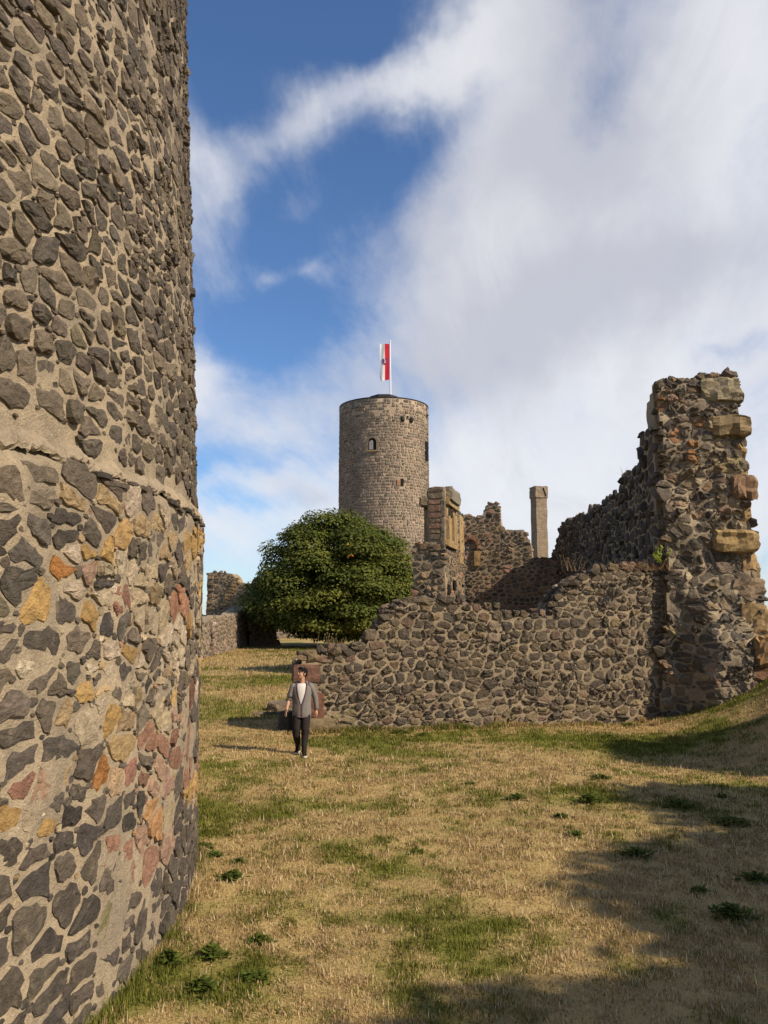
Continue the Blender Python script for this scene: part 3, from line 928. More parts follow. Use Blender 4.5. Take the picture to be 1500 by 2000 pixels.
def tall_wall():
    r = np.random.default_rng(41)
    T = thing('tall_ruined_wall', (8.0, 21.5, 0), 'tall broken wall end with big projecting sandstone blocks at the right edge', 'wall')
    pl = TALL
    out_px = [(1284, 1430), (1292, 1330), (1298, 1200), (1298, 1100), (1296, 1000), (1292, 900), (1286, 820), (1281, 770), (1288, 742), (1312, 734), (1345, 736), (1372, 727), (1408, 724), (1436, 722), (1444, 740),
              (1447, 800), (1448, 860), (1460, 900), (1464, 980), (1472, 1040), (1476, 1130), (1482, 1200), (1490, 1290), (1510, 1440)]
    P = [pl.px(*q) for q in out_px]
    ub = lambda x, y: pl.px(x, y)

    # relief of the broken end: it bulges out towards its right-hand foot
    def rel(u, v):
        x_, y_, _ = proj(pl.map(u, v, 0))
        b = sstep(1318, 1392, x_) * sstep(1060, 1330, y_) * 0.85
        return float(b + (float(vnoise(u * 2.3 + 8, v * 2.3)) - .5) * 0.20 + (float(vnoise(u * 6, v * 6 + 9)) - .5) * 0.05)
    # gridded mortar face, closed to the back
    us = np.linspace(min(p[0] for p in P) + 0.02, max(p[0] for p in P), 34); vs = np.linspace(-0.4, max(p[1] for p in P), 84)
    core = rough_line([(u + (0.07 if i < 9 else -0.05), v - (0.09 if v > 5 else 0)) for i, (u, v) in enumerate(P)], r, 0.3, 0.03)
    idx = {}
    V = []; Fc = []
    def vid(i, j):
        if (i, j) not in idx:
            u, v = us[i], vs[j]; idx[(i, j)] = len(V); V.append(pl.map(u, v, rel(u, v)))
        return idx[(i, j)]
    for i in range(len(us) - 1):
        for j in range(len(vs) - 1):
            if inside(core, (us[i] + us[i + 1]) / 2, (vs[j] + vs[j + 1]) / 2):
                Fc.append((vid(i, j), vid(i + 1, j), vid(i + 1, j + 1), vid(i, j + 1)))
    bm = bmesh.new()
    bv = [bm.verts.new(v) for v in V]
    for f in Fc: bm.faces.new([bv[k] for k in f])
    ed = [e for e in bm.edges if e.is_boundary]
    ret = bmesh.ops.extrude_edge_only(bm, edges=ed)
    back = Vector((0.07, 1.0, 0))
    for q in ret['geom']:
        if isinstance(q, bmesh.types.BMVert): q.co += back * 1.3
    bm.verts.index_update()
    V = [v.co.copy() for v in bm.verts]; Fc = [tuple(v.index for v in f.verts) for f in bm.faces]; bm.free()
    wobj('mortar_core', V, Fc, M_MORTAR, T, None, False, False)
    base = wall_cols([(0.72, BAS), (0.15, [(0.22, 0.165, 0.10), (0.20, 0.14, 0.085)]), (0.06, [(0.26, 0.17, 0.11)]), (0.07, [(0.30, 0.24, 0.16)])])

    def keep(u, v):
        q = pl.map(u, v, 0)
        return inside(P, u, v) and v > float(g(q.x, q.y - 0.4)) - 0.15

    def colf(u, v, area, p, rr):
        if p[1] < 900 and p[0] < 1385 and rr.random() < 0.12: return vary((0.27, 0.14, 0.065), rr)     # orange lichen
        return base(u, v, area, p, rr)
    seeds = courses(-0.9, 4.2, -0.5, 10.4, 0.27, 0.36, r, 0.5, 0.28)
    rubble(T, seeds, 1.15, 0.42, lambda u, v, h: pl.map(u, v, h + rel(u, v)), colf, keep, gap=0.032, N=10, h0=0.050, dome=0.45, rag=0.10, r=r, mat=M_STONE,
           limit=240, chips=0.9, skew=0.45, deep=0.12, hvar=0.55, skip=0.03, corner=0.14)
    # big quoins of sandstone along the right-hand edge
    Q = [(1368, 786, 1447, 739, 0.9, 0.16, (0.27, 0.225, 0.14), 'greyish sandstone block near the top'), (1406, 813, 1447, 787, 0.9, -0.05, (0.27, 0.12, 0.06), 'reddish sandstone block set back'),
         (1384, 852, 1463, 813, 0.9, 0.22, (0.26, 0.18, 0.095), 'jutting brown sandstone block'), (1434, 893, 1458, 853, 0.8, 0.0, (0.34, 0.225, 0.09), 'narrow ochre block'),
         (1388, 929, 1466, 893, 0.9, 0.06, (0.30, 0.235, 0.12), 'wide tan sandstone block'), (1424, 976, 1474, 929, 0.9, 0.18, (0.22, 0.125, 0.07), 'dark brown jutting block'),
         (1430, 1030, 1470, 977, 0.9, 0.0, (0.31, 0.19, 0.085), 'ochre block under the brown one'), (1392, 1080, 1478, 1035, 0.9, 0.26, (0.34, 0.225, 0.095), 'long ochre sandstone block'),
         (1444, 1128, 1482, 1082, 0.8, 0.06, (0.34, 0.215, 0.10), 'rounded ochre block'), (1428, 1178, 1490, 1130, 0.9, 0.14, (0.24, 0.17, 0.105), 'weathered brown block'),
         (1440, 1242, 1490, 1180, 0.9, 0.10, (0.38, 0.25, 0.12), 'tall tan sandstone block'), (1454, 1300, 1512, 1238, 1.0, 0.30, (0.33, 0.185, 0.075), 'bulging rounded sandstone boulder'),
         (1438, 1342, 1512, 1302, 0.9, 0.10, (0.18, 0.085, 0.05), 'reddish footing stone')]
    for k, (x0, y0, x1, y1, dep, o_, col, lab) in enumerate(Q):
        a = pl.px(x0, y0); b = pl.px(x1, y1)
        rl = rel((a[0] + b[0]) / 2, (a[1] + b[1]) / 2) * (1.0 if y0 > 1100 else 0.3)
        c = pl.map((a[0] + b[0]) / 2, (a[1] + b[1]) / 2, o_ + rl - dep / 2)
        V, Fc = rough_block(c, (b[0] - a[0], dep, a[1] - b[1] - 0.015), -0.07 + r.normal() * 0.09, 0.34 if k not in (8, 11) else 0.6, 0.034, 5, 100 + k)
        ob = wobj('sandstone_block', V, Fc, M_SAND, T, tuple(0.8 * c_ + 0.2 * q_ for c_, q_ in zip(vary(col, r, 0.04), (0.17, 0.14, 0.10)))); ob['label'] = lab
    # rubble along the left arris
    for k in range(70):
        y = r.uniform(745, 1390); x = np.interp(y, [742, 770, 820, 900, 1000, 1100, 1330, 1430], [1290, 1283, 1288, 1294, 1298, 1300, 1294, 1286])
        q = pl.px(x + 4, y); s = r.uniform(0.16, 0.34)
        V, Fc = boulder(pl.map(q[0] + 0.05, q[1], rel(*q) - 0.12 - r.random() * 0.5), (s, s * 1.2, s * 0.8), int(r.integers(1e6)), 1)
        wobj('corner_stone', V, Fc, M_STONE, T, base(0, 0, 0, None, r))
    # bumpy capping stones
    for x in np.arange(1290, 1440, 13):
        y = np.interp(x, [1281, 1288, 1312, 1345, 1372, 1408, 1436], [760, 743, 735, 737, 728, 724, 723])
        q = pl.px(x, y + 3); s = r.uniform(0.20, 0.36)
        V, Fc = boulder(pl.map(q[0], q[1] - 0.07, -0.1 + r.normal() * 0.05), (s * 1.2, s, s * 0.75), int(r.integers(1e6)), 1)
        wobj('cap_stone', V, Fc, M_STONE, T, base(0, 0, 0, None, r))

    # ---- the wall running back from it, left face turned away from the sun
    D = thing('stepped_wall', tuple(SIDE_A + (SIDE_B - SIDE_A) * 0.5), 'shaded wall stepping down behind the tall broken wall end', 'wall')
    sp_ = Plane((SIDE_B.x, SIDE_B.y), (SIDE_A.x, SIDE_A.y))       # u runs from the far end to the near end, n faces left
    prof = [(1282, 735), (1281, 838), (1262, 840), (1250, 852), (1247, 916), (1225, 921), (1214, 928), (1209, 962), (1184, 968), (1180, 978), (1172, 990), (1160, 992), (1150, 986), (1147, 1002), (1128, 1008), (1104, 1016), (1094, 1034), (1084, 1070), (1078, 1092)]
    PP = [sp_.px(*q) for q in prof]
    PP[0] = (sp_.L - 0.05, PP[0][1] - 0.1)
    PP.append((PP[-1][0] - 0.05, PP[-1][1] - 0.3))
    poly = [(sp_.L - 0.05, -0.3)] + PP + [(PP[-1][0], -0.3)]
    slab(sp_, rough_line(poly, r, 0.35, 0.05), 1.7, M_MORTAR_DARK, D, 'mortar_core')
    dk = wall_cols([(0.9, DBAS), (0.1, [(0.13, 0.10, 0.07)])])  # darker stones than the neighbouring walls: part of this face's shade put into colour
    sd = courses(-0.8, sp_.L + 0.6, 1.6, 10.6, 0.31, 0.46, r, 0.4, 0.2)
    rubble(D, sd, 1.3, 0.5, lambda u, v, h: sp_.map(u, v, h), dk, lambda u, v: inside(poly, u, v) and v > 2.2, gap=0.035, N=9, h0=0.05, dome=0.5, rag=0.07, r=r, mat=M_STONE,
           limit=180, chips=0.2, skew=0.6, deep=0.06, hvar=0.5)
    for k in range(1, len(PP) - 1):
        (u0_, v0_), (u1_, v1_) = PP[k], PP[k + 1]
        for q in range(int(math.hypot(u1_ - u0_, v1_ - v0_) * 4) + 1):
            t = r.random(); s = r.uniform(0.18, 0.38)
            c = sp_.map(u0_ + (u1_ - u0_) * t, v0_ + (v1_ - v0_) * t - 0.10, -r.uniform(0.05, 0.5))
            V, Fc = boulder(c, (s, s * 1.2, s * 0.75), int(r.integers(1e6)), 1)
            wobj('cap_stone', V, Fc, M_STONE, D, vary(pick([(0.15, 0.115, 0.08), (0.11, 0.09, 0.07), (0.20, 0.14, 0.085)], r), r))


tall_wall()


# ------------------------------------------------------------------ hall ruin in the middle distance
def hall():
    r = np.random.default_rng(51)
    T = thing('hall_ruin', (2.73, 37.0, 0), 'ruined hall corner with golden window and red sandstone quoins beside the flag tower', 'ruin')
    cols = wall_cols([(0.72, [(0.15, 0.115, 0.08), (0.125, 0.10, 0.072), (0.17, 0.13, 0.09), (0.105, 0.085, 0.066)]), (0.18, [(0.24, 0.17, 0.10), (0.22, 0.15, 0.09)]), (0.10, [(0.25, 0.14, 0.095)])])
    A = Plane((1.24, 37.37), (2.73, 37.0)); B = Plane((2.73, 37.0), (4.25, 43.0)); C = Plane((4.25, 43.0), (9.4, 41.8))

    def face(pl, px_poly, thick, row, ln, limit, name='wall_core', skipf=None, gap=0.03, h0=0.05):
        P = [pl.px(*q) for q in px_poly]
        P = [(u, v if y < 1174 else -0.2) for (u, v), (x, y) in zip(P, px_poly)]
        core = [(u, v - 0.06 if v > 0 else v) for u, v in P]
        slab(pl, rough_line(core, r, 0.5, 0.03), thick, M_MORTAR_DARK, T, name)
        us = [p[0] for p in P]; vs = [p[1] for p in P]
        sd = courses(min(us) - 0.6, max(us) + 0.6, 1.6, max(vs) + 0.6, row, ln, r, 0.3, 0.18)
        rubble(T, sd, 1.3, 0.5, lambda u, v, h: pl.map(u, v, h), cols, lambda u, v: inside(P, u, v) and v > 2.0 and not (skipf and skipf(*proj(pl.map(u, v, 0))[:2])),
               gap=gap, N=8, h0=h0, dome=0.45, rag=0.07, r=r, mat=M_STONE_FAR, limit=limit, chips=0.15, skew=0.6, deep=0.05, minpx=8)
        return P
    # pier facing the viewer: wide rough foot, dressed upper part
    face(A, [(806, 1175), (806, 1064), (824, 1060), (840, 1062), (869, 1064), (869, 1175)], 1.0, 0.30, 0.38, 70, h0=0.06)
    up = [(835, 1066), (835, 985), (833, 962), (836, 953), (850, 950), (868, 951), (869, 1066)]
    P = [A.px(*q) for q in up]
    slab(A, rough_line([(u, v) for u, v in P], r, 0.4, 0.02), 0.95, M_MORTAR_DARK, T, 'pier_core')
    k = 0
    for (x0, y0, x1, y1, col) in [(837, 1000, 862, 986, (0.23, 0.115, 0.08)), (838, 1012, 862, 1001, (0.21, 0.105, 0.075)), (838, 1021, 861, 1013, (0.19, 0.125, 0.085)), (837, 1033, 862, 1022, (0.24, 0.12, 0.085)),
                                  (838, 1042, 861, 1034, (0.18, 0.12, 0.085)), (838, 1054, 860, 1043, (0.12, 0.095, 0.075)), (846, 1075, 862, 1062, (0.23, 0.15, 0.09)), (837, 985, 860, 975, (0.25, 0.13, 0.09)),
                                  (836, 974, 866, 962, (0.20, 0.155, 0.11)), (820, 1074, 838, 1061, (0.22, 0.15, 0.075)), (836, 961, 866, 951, (0.17, 0.13, 0.10)), (861, 1066, 869, 1040, (0.17, 0.14, 0.10)), (861, 1039, 869, 1010, (0.19, 0.15, 0.105)), (861, 1009, 869, 976, (0.18, 0.145, 0.10))]:
        a = A.px(x0, y0); b = A.px(x1, y1)
        V, Fc = rough_block(A.map((a[0] + b[0]) / 2, (a[1] + b[1]) / 2, -0.12), (b[0] - a[0] - 0.02, 0.36, b[1] - a[1] - 0.025), math.atan2(A.d.y, A.d.x), 0.08, 0.008, 3, 200 + k); k += 1
        wobj('sandstone_block', V, Fc, M_SAND, T, tuple(0.55 * c_ + 0.45 * q_ for c_, q_ in zip(vary(col, r, 0.08), (0.17, 0.125, 0.085))))
    # window reveal left of the pier, set back, with its lintel and jamb
    a = A.px(822, 1062); b = A.px(836, 980)
    V, Fc = box(A.map((a[0] + b[0]) / 2, (a[1] + b[1]) / 2, -0.95), (b[0] - a[0], 0.3, b[1] - a[1]), math.atan2(A.d.y, A.d.x)); wobj('window_reveal', V, Fc, M_STONE_FAR, T, (0.06, 0.05, 0.04))
    a = A.px(829, 1062); b = A.px(836, 994)
    V, Fc = rough_block(A.map((a[0] + b[0]) / 2, (a[1] + b[1]) / 2, -0.35), (b[0] - a[0], 0.5, b[1] - a[1]), math.atan2(A.d.y, A.d.x), 0.05, 0.006, 3, 230); wobj('window_jamb', V, Fc, M_SAND, T, (0.25, 0.17, 0.09))
    a = A.px(819, 988); b = A.px(836, 970)
    V, Fc = rough_block(A.map((a[0] + b[0]) / 2, (a[1] + b[1]) / 2, -0.4), (b[0] - a[0], 0.95, b[1] - a[1]), math.atan2(A.d.y, A.d.x), 0.2, 0.015, 3, 231); wobj('lintel', V, Fc, M_SAND, T, (0.20, 0.16, 0.10))
    # side wall turned into the sun
    def inwin(x, y): return 868 < x < 890 and 962 < y < 1068
    face(B, [(868, 1175), (868, 951), (873, 952), (878, 962), (883, 968), (888, 976), (890, 998), (896, 1000), (901, 1004), (906, 1012), (906, 1175)], 0.7, 0.28, 0.45, 70, 'side_core', inwin, 0.03, 0.035)
    win = None

    def bpx(x0, y0, x1, y1, dep, out, col, name, mat=M_SAND, parent=None, seed=0, jit=0.006, rnd=0.06):
        a = B.px(x0, y0); b = B.px(x1, y1)
        V, Fc = rough_block(B.map((a[0] + b[0]) / 2, (a[1] + b[1]) / 2, out - dep / 2), (b[0] - a[0], dep, b[1] - a[1]), math.atan2(B.d.y, B.d.x), rnd, jit, 3, seed)
        return wobj(name, V, Fc, mat, parent or T, col)
    GOLD = (0.31, 0.205, 0.095)
    win = bpx(870.5, 1062, 887, 984, 0.3, 0.06, GOLD, 'window', seed=301); win['label'] = 'golden sandstone twin window'
    for (x0, x1) in ((873.3, 875.2), (877.2, 879.2)):
        bpx(x0 - .3, 1010, x1 + .3, 994, 0.1, 0.14, (0.03, 0.022, 0.015), 'arched_light', M_SAND, win, 303, 0.002, 0.5)
    for (x0, x1) in ((870, 871.5), (880.5, 882), (883.5, 885.5)):
        bpx(x0, 1063, x1, 1008, 0.22, 0.2, (0.34, 0.235, 0.115), 'colonnette', M_SAND, win, 306)
    bpx(868.5, 1066, 888.5, 1062, 0.5, 0.18, GOLD, 'window_sill', M_SAND, win, 307)
    bpx(868.5, 985, 889, 977, 0.5, 0.22, (0.30, 0.21, 0.10), 'cornice', M_SAND, None, 308)
    bpx(868.5, 976, 887, 966, 0.6, 0.34, (0.20, 0.165, 0.12), 'cornice', M_SAND, None, 309, 0.02, 0.2)
    bpx(897, 1100, 903, 1010, 0.3, 0.05, (0.34, 0.225, 0.10), 'pilaster', M_SAND, None, 310)
    for (x0, y0, x1, y1) in ((872, 1160, 877, 1142), (884, 1152, 888, 1134), (901, 1145, 904, 1142)):
        bpx(x0, y0, x1, y1, 0.06, 0.09, (0.014, 0.012, 0.011), 'putlog_hole', M_VOID, None, 311)
    # cross wall behind, with a walled-up arch
    cp_ = [(905, 1175), (905, 1004), (915, 1002), (926, 1008), (940, 1009), (945, 996), (951, 984), (960, 980), (970, 981), (975, 987), (979, 1024), (986, 1032), (1005, 1033), (1022, 1032), (1029, 1045), (1037, 1060), (1040, 1086),
           (1060, 1088), (1085, 1086), (1110, 1090), (1110, 1175)]
    face(C, cp_, 1.1, 0.235, 0.34, 150, 'cross_wall_core', None, 0.03, 0.032)
    # ring of arch stones and the one jamb left
    cu, cv = C.px(919, 1073)
    for i in range(9):
        t = math.pi * (i + 0.5) / 9
        u = cu + 0.55 * math.cos(t) * 0.85; v = cv + 0.62 * math.sin(t)
        V, Fc = rough_block(Vector((0, 0, 0)), (0.20, 0.3, 0.17), 0, 0.1, 0.008, 2, 320 + i)
        W_ = []
        for q in V:
            a_, b_ = q.x * math.cos(t) - q.z * math.sin(t), q.x * math.sin(t) + q.z * math.cos(t)
            W_.append(C.map(u + a_, v + b_, 0.0 - q.y))
        wobj('arch_stone', W_, Fc, M_SAND, T, vary((0.24, 0.135, 0.085), r))
    a = C.px(927, 1106); b = C.px(938, 1076)
    V, Fc = rough_block(C.map((a[0] + b[0]) / 2, (a[1] + b[1]) / 2, -0.05), (b[0] - a[0], 0.36, b[1] - a[1]), math.atan2(C.d.y, C.d.x), 0.08, 0.008, 3, 340)
    wobj('arch_jamb', V, Fc, M_SAND, T, (0.33, 0.22, 0.10))
    for x in np.arange(908, 1040, 6.5):                                  # loose crest stones
        ys = [q[1] for q in cp_[1:17]]; xs_ = [q[0] for q in cp_[1:17]]
        y = np.interp(x, xs_, ys)
        q = C.px(x, y + 2); s = r.uniform(0.2, 0.4)
        V, Fc = boulder(C.map(q[0], q[1] - 0.08, -0.3), (s, s, s * 0.7), int(r.integers(1e6)), 1)
        wobj('cap_stone', V, Fc, M_STONE_FAR, T, cols(0, 0, 0, None, r))

    # ---- lone chimney behind
    Y = 51.0
    bl = at(1040.5, 1100, Y); br = at(1069.5, 1100, Y); tp = at(1053, 951, Y)
    K = thing('chimney', ((bl.x + br.x) / 2, Y, 0), 'lone square chimney stack standing free between the ruins', 'chimney')
    cx_ = (bl.x + br.x) / 2; w = 0.76; rz = R(17)
    mb = mat_brick()
    V, Fc = box((cx_, Y, 3.6), (w, w * 0.95, 7.2), rz)
    zt = tp.z
    H = zt - 0.72
    V, Fc = [], []
    zs = np.linspace(0, H, 24)
    for z in zs:
        for (x, y) in ((-1, -1), (1, -1), (1, 1), (-1, 1)):
            q = Vector((x * w / 2 * (1.06 - 0.09 * z / H), y * w / 2 * (1.06 - 0.09 * z / H), z)); q.rotate(Matrix.Rotation(rz, 3, 'Z'))
            V.append(Vector((cx_, Y, 0)) + q + Vector((r.normal() * 0.012, r.normal() * 0.012, 0)))
    for i in range(len(zs) - 1):
        for k in range(4): Fc.append((i * 4 + k, i * 4 + (k + 1) % 4, i * 4 + 4 + (k + 1) % 4, i * 4 + 4 + k))
    wobj('shaft', V, Fc, mb, K)
    V, Fc = rough_block((cx_, Y, zt - 0.36), (w * 1.13, w * 1.13, 0.72), rz, 0.04, 0.012, 4, 77)
    wobj('cap', V, Fc, mb, K)
    d = Vector((0, -1, 0)); d.rotate(Matrix.Rotation(rz, 3, 'Z')); e = Vector((1, 0, 0)); e.rotate(Matrix.Rotation(rz, 3, 'Z'))
    base_ = Vector((cx_, Y, 0)) + d * (w * 0.5 + 0.02)
    for (z0, z1, e0, e1) in ((4.6, 5.55, -0.30, 0.02), (zt - 0.62, zt - 0.12, 0.28, 0.10)):
        M = MB()
        p0 = base_ + e * e0 + Vector((0, 0, z0)) + d * 0.02; p1 = base_ + e * e1 + Vector((0, 0, z1)) + d * 0.02
        sd_ = e * 0.03
        M.add([p0 - sd_, p0 + sd_, p1 + sd_, p1 - sd_, p0 - sd_ + d * 0.05, p0 + sd_ + d * 0.05, p1 + sd_ + d * 0.05, p1 - sd_ + d * 0.05], box_faces())
        M.build('iron_tie', M_VOID, K)


def mat_brick():
    m, t, out = new_mat('small_coursed_stone')
    pos = t.new('ShaderNodeTexCoord').outputs['Object']
    sx = t.new('ShaderNodeSeparateXYZ', {0: pos})
    vec = t.new('ShaderNodeCombineXYZ', {0: t.math('ADD', sx.outputs[0], sx.outputs[1]), 1: sx.outputs[2], 2: 0.0}).outputs[0]
    b = t.new('ShaderNodeTexBrick', {'Vector': vec, 'Color1': (0.20, 0.145, 0.10, 1), 'Color2': (0.26, 0.19, 0.13, 1), 'Mortar': (0.33, 0.27, 0.19, 1), 'Scale': 1.0, 'Mortar Size': 0.012, 'Brick Width': 0.24, 'Row Height': 0.10, 'Bias': 0.0})
    n = t.noise(pos, 5, 5, 0.65).outputs[0]
    v = t.math('MULTIPLY_ADD', n, 1.1, 0.45)
    c = t.mix(1.0, b.outputs[0], t.new('ShaderNodeCombineColor', {0: v, 1: v, 2: v}).outputs[0], 'MULTIPLY')
    h = t.math('SUBTRACT', n, t.math('MULTIPLY', b.outputs[1], 0.8))
    finish(t, out, c, 0.93, h, 0.8, 0.03)
    return m


hall()


# ------------------------------------------------------------------ far round tower with the flag
def far_tower():
    r = np.random.default_rng(61)
    Y0 = 112.0
    l = at(662.5, 930, Y0); rr_ = at(837, 930, Y0)
    cx_ = (l.x + rr_.x) / 2; Rb = (rr_.x - l.x) / 2 * 0.9985
    ztop = at(748, 776, Y0 - Rb).z
    T = thing('flag_tower', (cx_, Y0, 0), 'far round keep of coursed stone flying the red and white flag', 'tower')
    def rad(z): return Rb * (1 - 0.0004 * (z - 14))
    V = []; Fc = []
    zs = np.linspace(-1, ztop, 30); n = 96
    for z in zs:
        for k in range(n):
            t = 2 * math.pi * k / n
            V.append((cx_ + rad(z) * math.cos(t), Y0 + rad(z) * math.sin(t), z))
    for i in range(len(zs) - 1):
        for k in range(n): Fc.append((i * n + k, i * n + (k + 1) % n, (i + 1) * n + (k + 1) % n, (i + 1) * n + k))
    Fc.append(tuple(range((len(zs) - 1) * n, len(zs) * n)))
    wobj('mortar_body', V, Fc, M_MORTAR_FAR, T, None, True, False)

    def mp_(t, z, h): return Vector((cx_ + (rad(z) + h) * math.cos(t), Y0 + (rad(z) + h) * math.sin(t), z))
    def find(px, py):
        o = Vector((0, 0, ZC)); d = ray(px, py); d2 = Vector((d.x, d.y)); o2 = Vector((0, 0)) - Vector((cx_, Y0))
        a = d2.dot(d2); b = 2 * o2.dot(d2); c = o2.dot(o2) - Rb * Rb; disc = max(b * b - 4 * a * c, 0)
        s = (-b - math.sqrt(disc)) / (2 * a); p = o + d * s
        return math.atan2(p.y - Y0, p.x - cx_), p.z
    holes = [(find(727, 867), 1.75, 1.75), (find(784, 942), 0.75, 1.05), (find(786, 818), .5, .5), (find(803, 820), .5, .5)]
    M = MB()
    z = 4.0
    while z < ztop - 0.12:
        rw = r.uniform(0.34, 0.44)
        t = -math.pi - 0.25
        while t < 0.25:
            ln = float(np.clip(r.lognormal(-0.55, 0.25), 0.32, 0.95)); dt = ln / Rb
            tc_ = t + dt / 2; zc_ = z + rw / 2
            if not any(abs(math.atan2(math.sin(tc_ - h[0][0]), math.cos(tc_ - h[0][0]))) * Rb < h[1] / 2 + 0.1 and abs(zc_ - h[0][1]) < h[2] / 2 + 0.12 for h in holes):
                gp = r.uniform(0.04, 0.075); gz = r.uniform(0.04, 0.085); h = r.uniform(0.05, 0.10)
                j = lambda s=0.03: r.normal() * s
                a0, a1 = t + gp / Rb, t + dt - gp / Rb
                if (zc_ > ztop - 2.6 or vnoise(tc_ * 6, zc_ * 0.7) > 0.83) and r.random() < 0.22:
                    t += dt; continue
                base = [(a0, z + gz), (a1, z + gz), (a1, z + rw - gz * 0.4), (a0, z + rw - gz * 0.4)]
                top = [(q[0] + (0.05 if k in (0, 3) else -0.05) / Rb + j(0.012) / Rb * 3, q[1] + (0.03 if k < 2 else -0.03) + j(0.015)) for k, q in enumerate(base)]
                Vv = [mp_(q[0] + j() / Rb, q[1] + j(), -0.05) for q in base] + [mp_(q[0], q[1], h + j(0.012)) for q in top]
                c = vary(pick([(0.205, 0.162, 0.122), (0.175, 0.14, 0.107), (0.235, 0.185, 0.14), (0.155, 0.125, 0.098), (0.25, 0.18, 0.135)], r), r, 0.2)
                M.add(Vv, [(4, 5, 6, 7), (0, 1, 5, 4), (1, 2, 6, 5), (2, 3, 7, 6), (3, 0, 4, 7)], c)
            t += dt
        z += rw
    o = M.build('coursed_stones', M_STONE_FAR, T, False, False); o['kind'] = 'stuff'
    # coping and low roof
    M = MB()
    n = 72; Vr = []; Fr = []
    for (q, zz_) in ((rad(ztop) + 0.02, ztop - 0.02), (rad(ztop) + 0.10, ztop + 0.02), (rad(ztop) + 0.10, ztop + 0.10), (rad(ztop) - 0.9, ztop + 0.18), (rad(ztop) - 0.9, ztop - 0.3)):
        for k in range(n): Vr.append((cx_ + q * math.cos(6.28319 * k / n), Y0 + q * math.sin(6.28319 * k / n), zz_))
    for i in range(4):
        for k in range(n): Fr.append((i * n + k, i * n + (k + 1) % n, i * n + n + (k + 1) % n, i * n + n + k))
    wobj('coping', Vr, Fr, M_ROOF, T)
    # flat-topped roof hut in the middle
    tl = at(720, 777, Y0 - 4.4); tr_ = at(779, 777, Y0 - 4.4); mx = (tl.x + tr_.x) / 2; hw = (tr_.x - tl.x) / 2
    zt = at(748, 768.5, Y0 - 2.8).z
    Vr = []
    for (q, zz_) in ((1.0, ztop - 0.2), (1.0, zt - 0.42), (0.86, zt - 0.36), (0.1, zt)):
        for k in range(8): Vr.append((mx + hw * q * math.cos(6.28319 * (k + .5) / 8), Y0 - 2.0 + 2.2 * q * math.sin(6.28319 * (k + .5) / 8), zz_))
    Fr = [(i * 8 + k, i * 8 + (k + 1) % 8, i * 8 + 8 + (k + 1) % 8, i * 8 + 8 + k) for i in range(3) for k in range(8)] + [tuple(range(24, 32))]
    wobj('roof_hatch', Vr, Fr, M_ROOF, T)
    # arched window: stone surround ring, dark opening, pale curtain
    (tw, zw) = holes[0][0]
    M_CURT = mat_plain('curtain', (0.30, 0.28, 0.27), 0.9, 0.3, 3.0)
    win = wobj('window', [mp_(tw + x / Rb, zw + z_, 0.03) for (x, z_) in arch_pts(0.56, 1.62)], [tuple(range(len(arch_pts(0.56, 1.62))))], M_VOID, T)
    A0 = arch_pts(0.56, 1.62); A1 = arch_pts(0.92, 2.0)
    k0 = len(A0); Vs = [mp_(tw + x / Rb, zw + z_, 0.0) for x, z_ in A1] + [mp_(tw + x / Rb, zw + z_, 0.13) for x, z_ in A1] + [mp_(tw + x / Rb, zw + z_, 0.13) for x, z_ in A0] + [mp_(tw + x / Rb, zw + z_, 0.0) for x, z_ in A0]
    Fs = []
    for i in range(3):
        for k in range(k0): Fs.append((i * k0 + k, i * k0 + (k + 1) % k0, i * k0 + k0 + (k + 1) % k0, i * k0 + k0 + k))
    wobj('surround', Vs, Fs, M_SAND, win, (0.20, 0.155, 0.105))
    cv = [(-0.42, -0.74), (-0.25, -0.74), (-0.12, -0.74), (0.02, -0.74), (0.14, -0.74), (0.14, 0.35), (0.02, 0.5), (-0.12, 0.5), (-0.25, 0.45), (-0.42, 0.3)]
    wobj('curtain', [mp_(tw + x / Rb, zw + z_, 0.045 + 0.012 * (i % 2)) for i, (x, z_) in enumerate(cv)], [tuple(range(len(cv)))], M_CURT, win)
    V, Fc = box(mp_(tw, zw - 0.95, 0.08), (1.7, 0.35, 0.16), tw + math.pi / 2); wobj('sill', V, Fc, M_SAND, win, (0.30, 0.21, 0.12))
    (ts, zs_) = holes[1][0]
    V, Fc = box(mp_(ts + 0.1 / Rb, zs_, 0.0), (0.42, 0.12, 1.0), ts + math.pi / 2); sl = wobj('slit_window', V, Fc, M_VOID, T)
    V, Fc = box(mp_(ts - 0.42 / Rb, zs_ - 0.05, 0.03), (0.5, 0.2, 0.75), ts + math.pi / 2); wobj('jamb', V, Fc, M_SAND, sl, (0.24, 0.13, 0.085))
    for h in holes[2:]:
        V, Fc = boulder(mp_(h[0][0], h[0][1], 0.05), (0.62, 0.62, 0.80), int(h[0][1] * 100), 2); wobj('corbel_stone', V, Fc, M_STONE_FAR, T, (0.035, 0.034, 0.028))
    for (px, py, s) in ((796, 814, .28), (707, 796, .3), (739, 818, .2), (833, 811, .45), (834, 848, .25)):
        t, z_ = find(px, py)
        V, Fc = boulder(mp_(t, z_, 0.08), (s * 1.3, s * 1.3, s * 0.8), px, 1); wobj('putlog_stone', V, Fc, M_STONE_FAR, T, (0.05, 0.045, 0.035))
    t, z_ = find(832.5, 881)
    V, Fc = box(mp_(t, z_, -0.05), (1.0, 0.5, 2.6), t + math.pi / 2); wobj('side_opening', V, Fc, M_VOID, T)
    # ---- flagpole and flag
    YP = Y0 - 3.2
    b = at(763, 776, YP); tp = at(762, 667, YP)
    zb = ztop - 0.05
    Pz = thing('flagpole', (b.x, YP, zb), 'tall white flagpole rising from the far round tower', 'flagpole')
    V = []; Fc = []
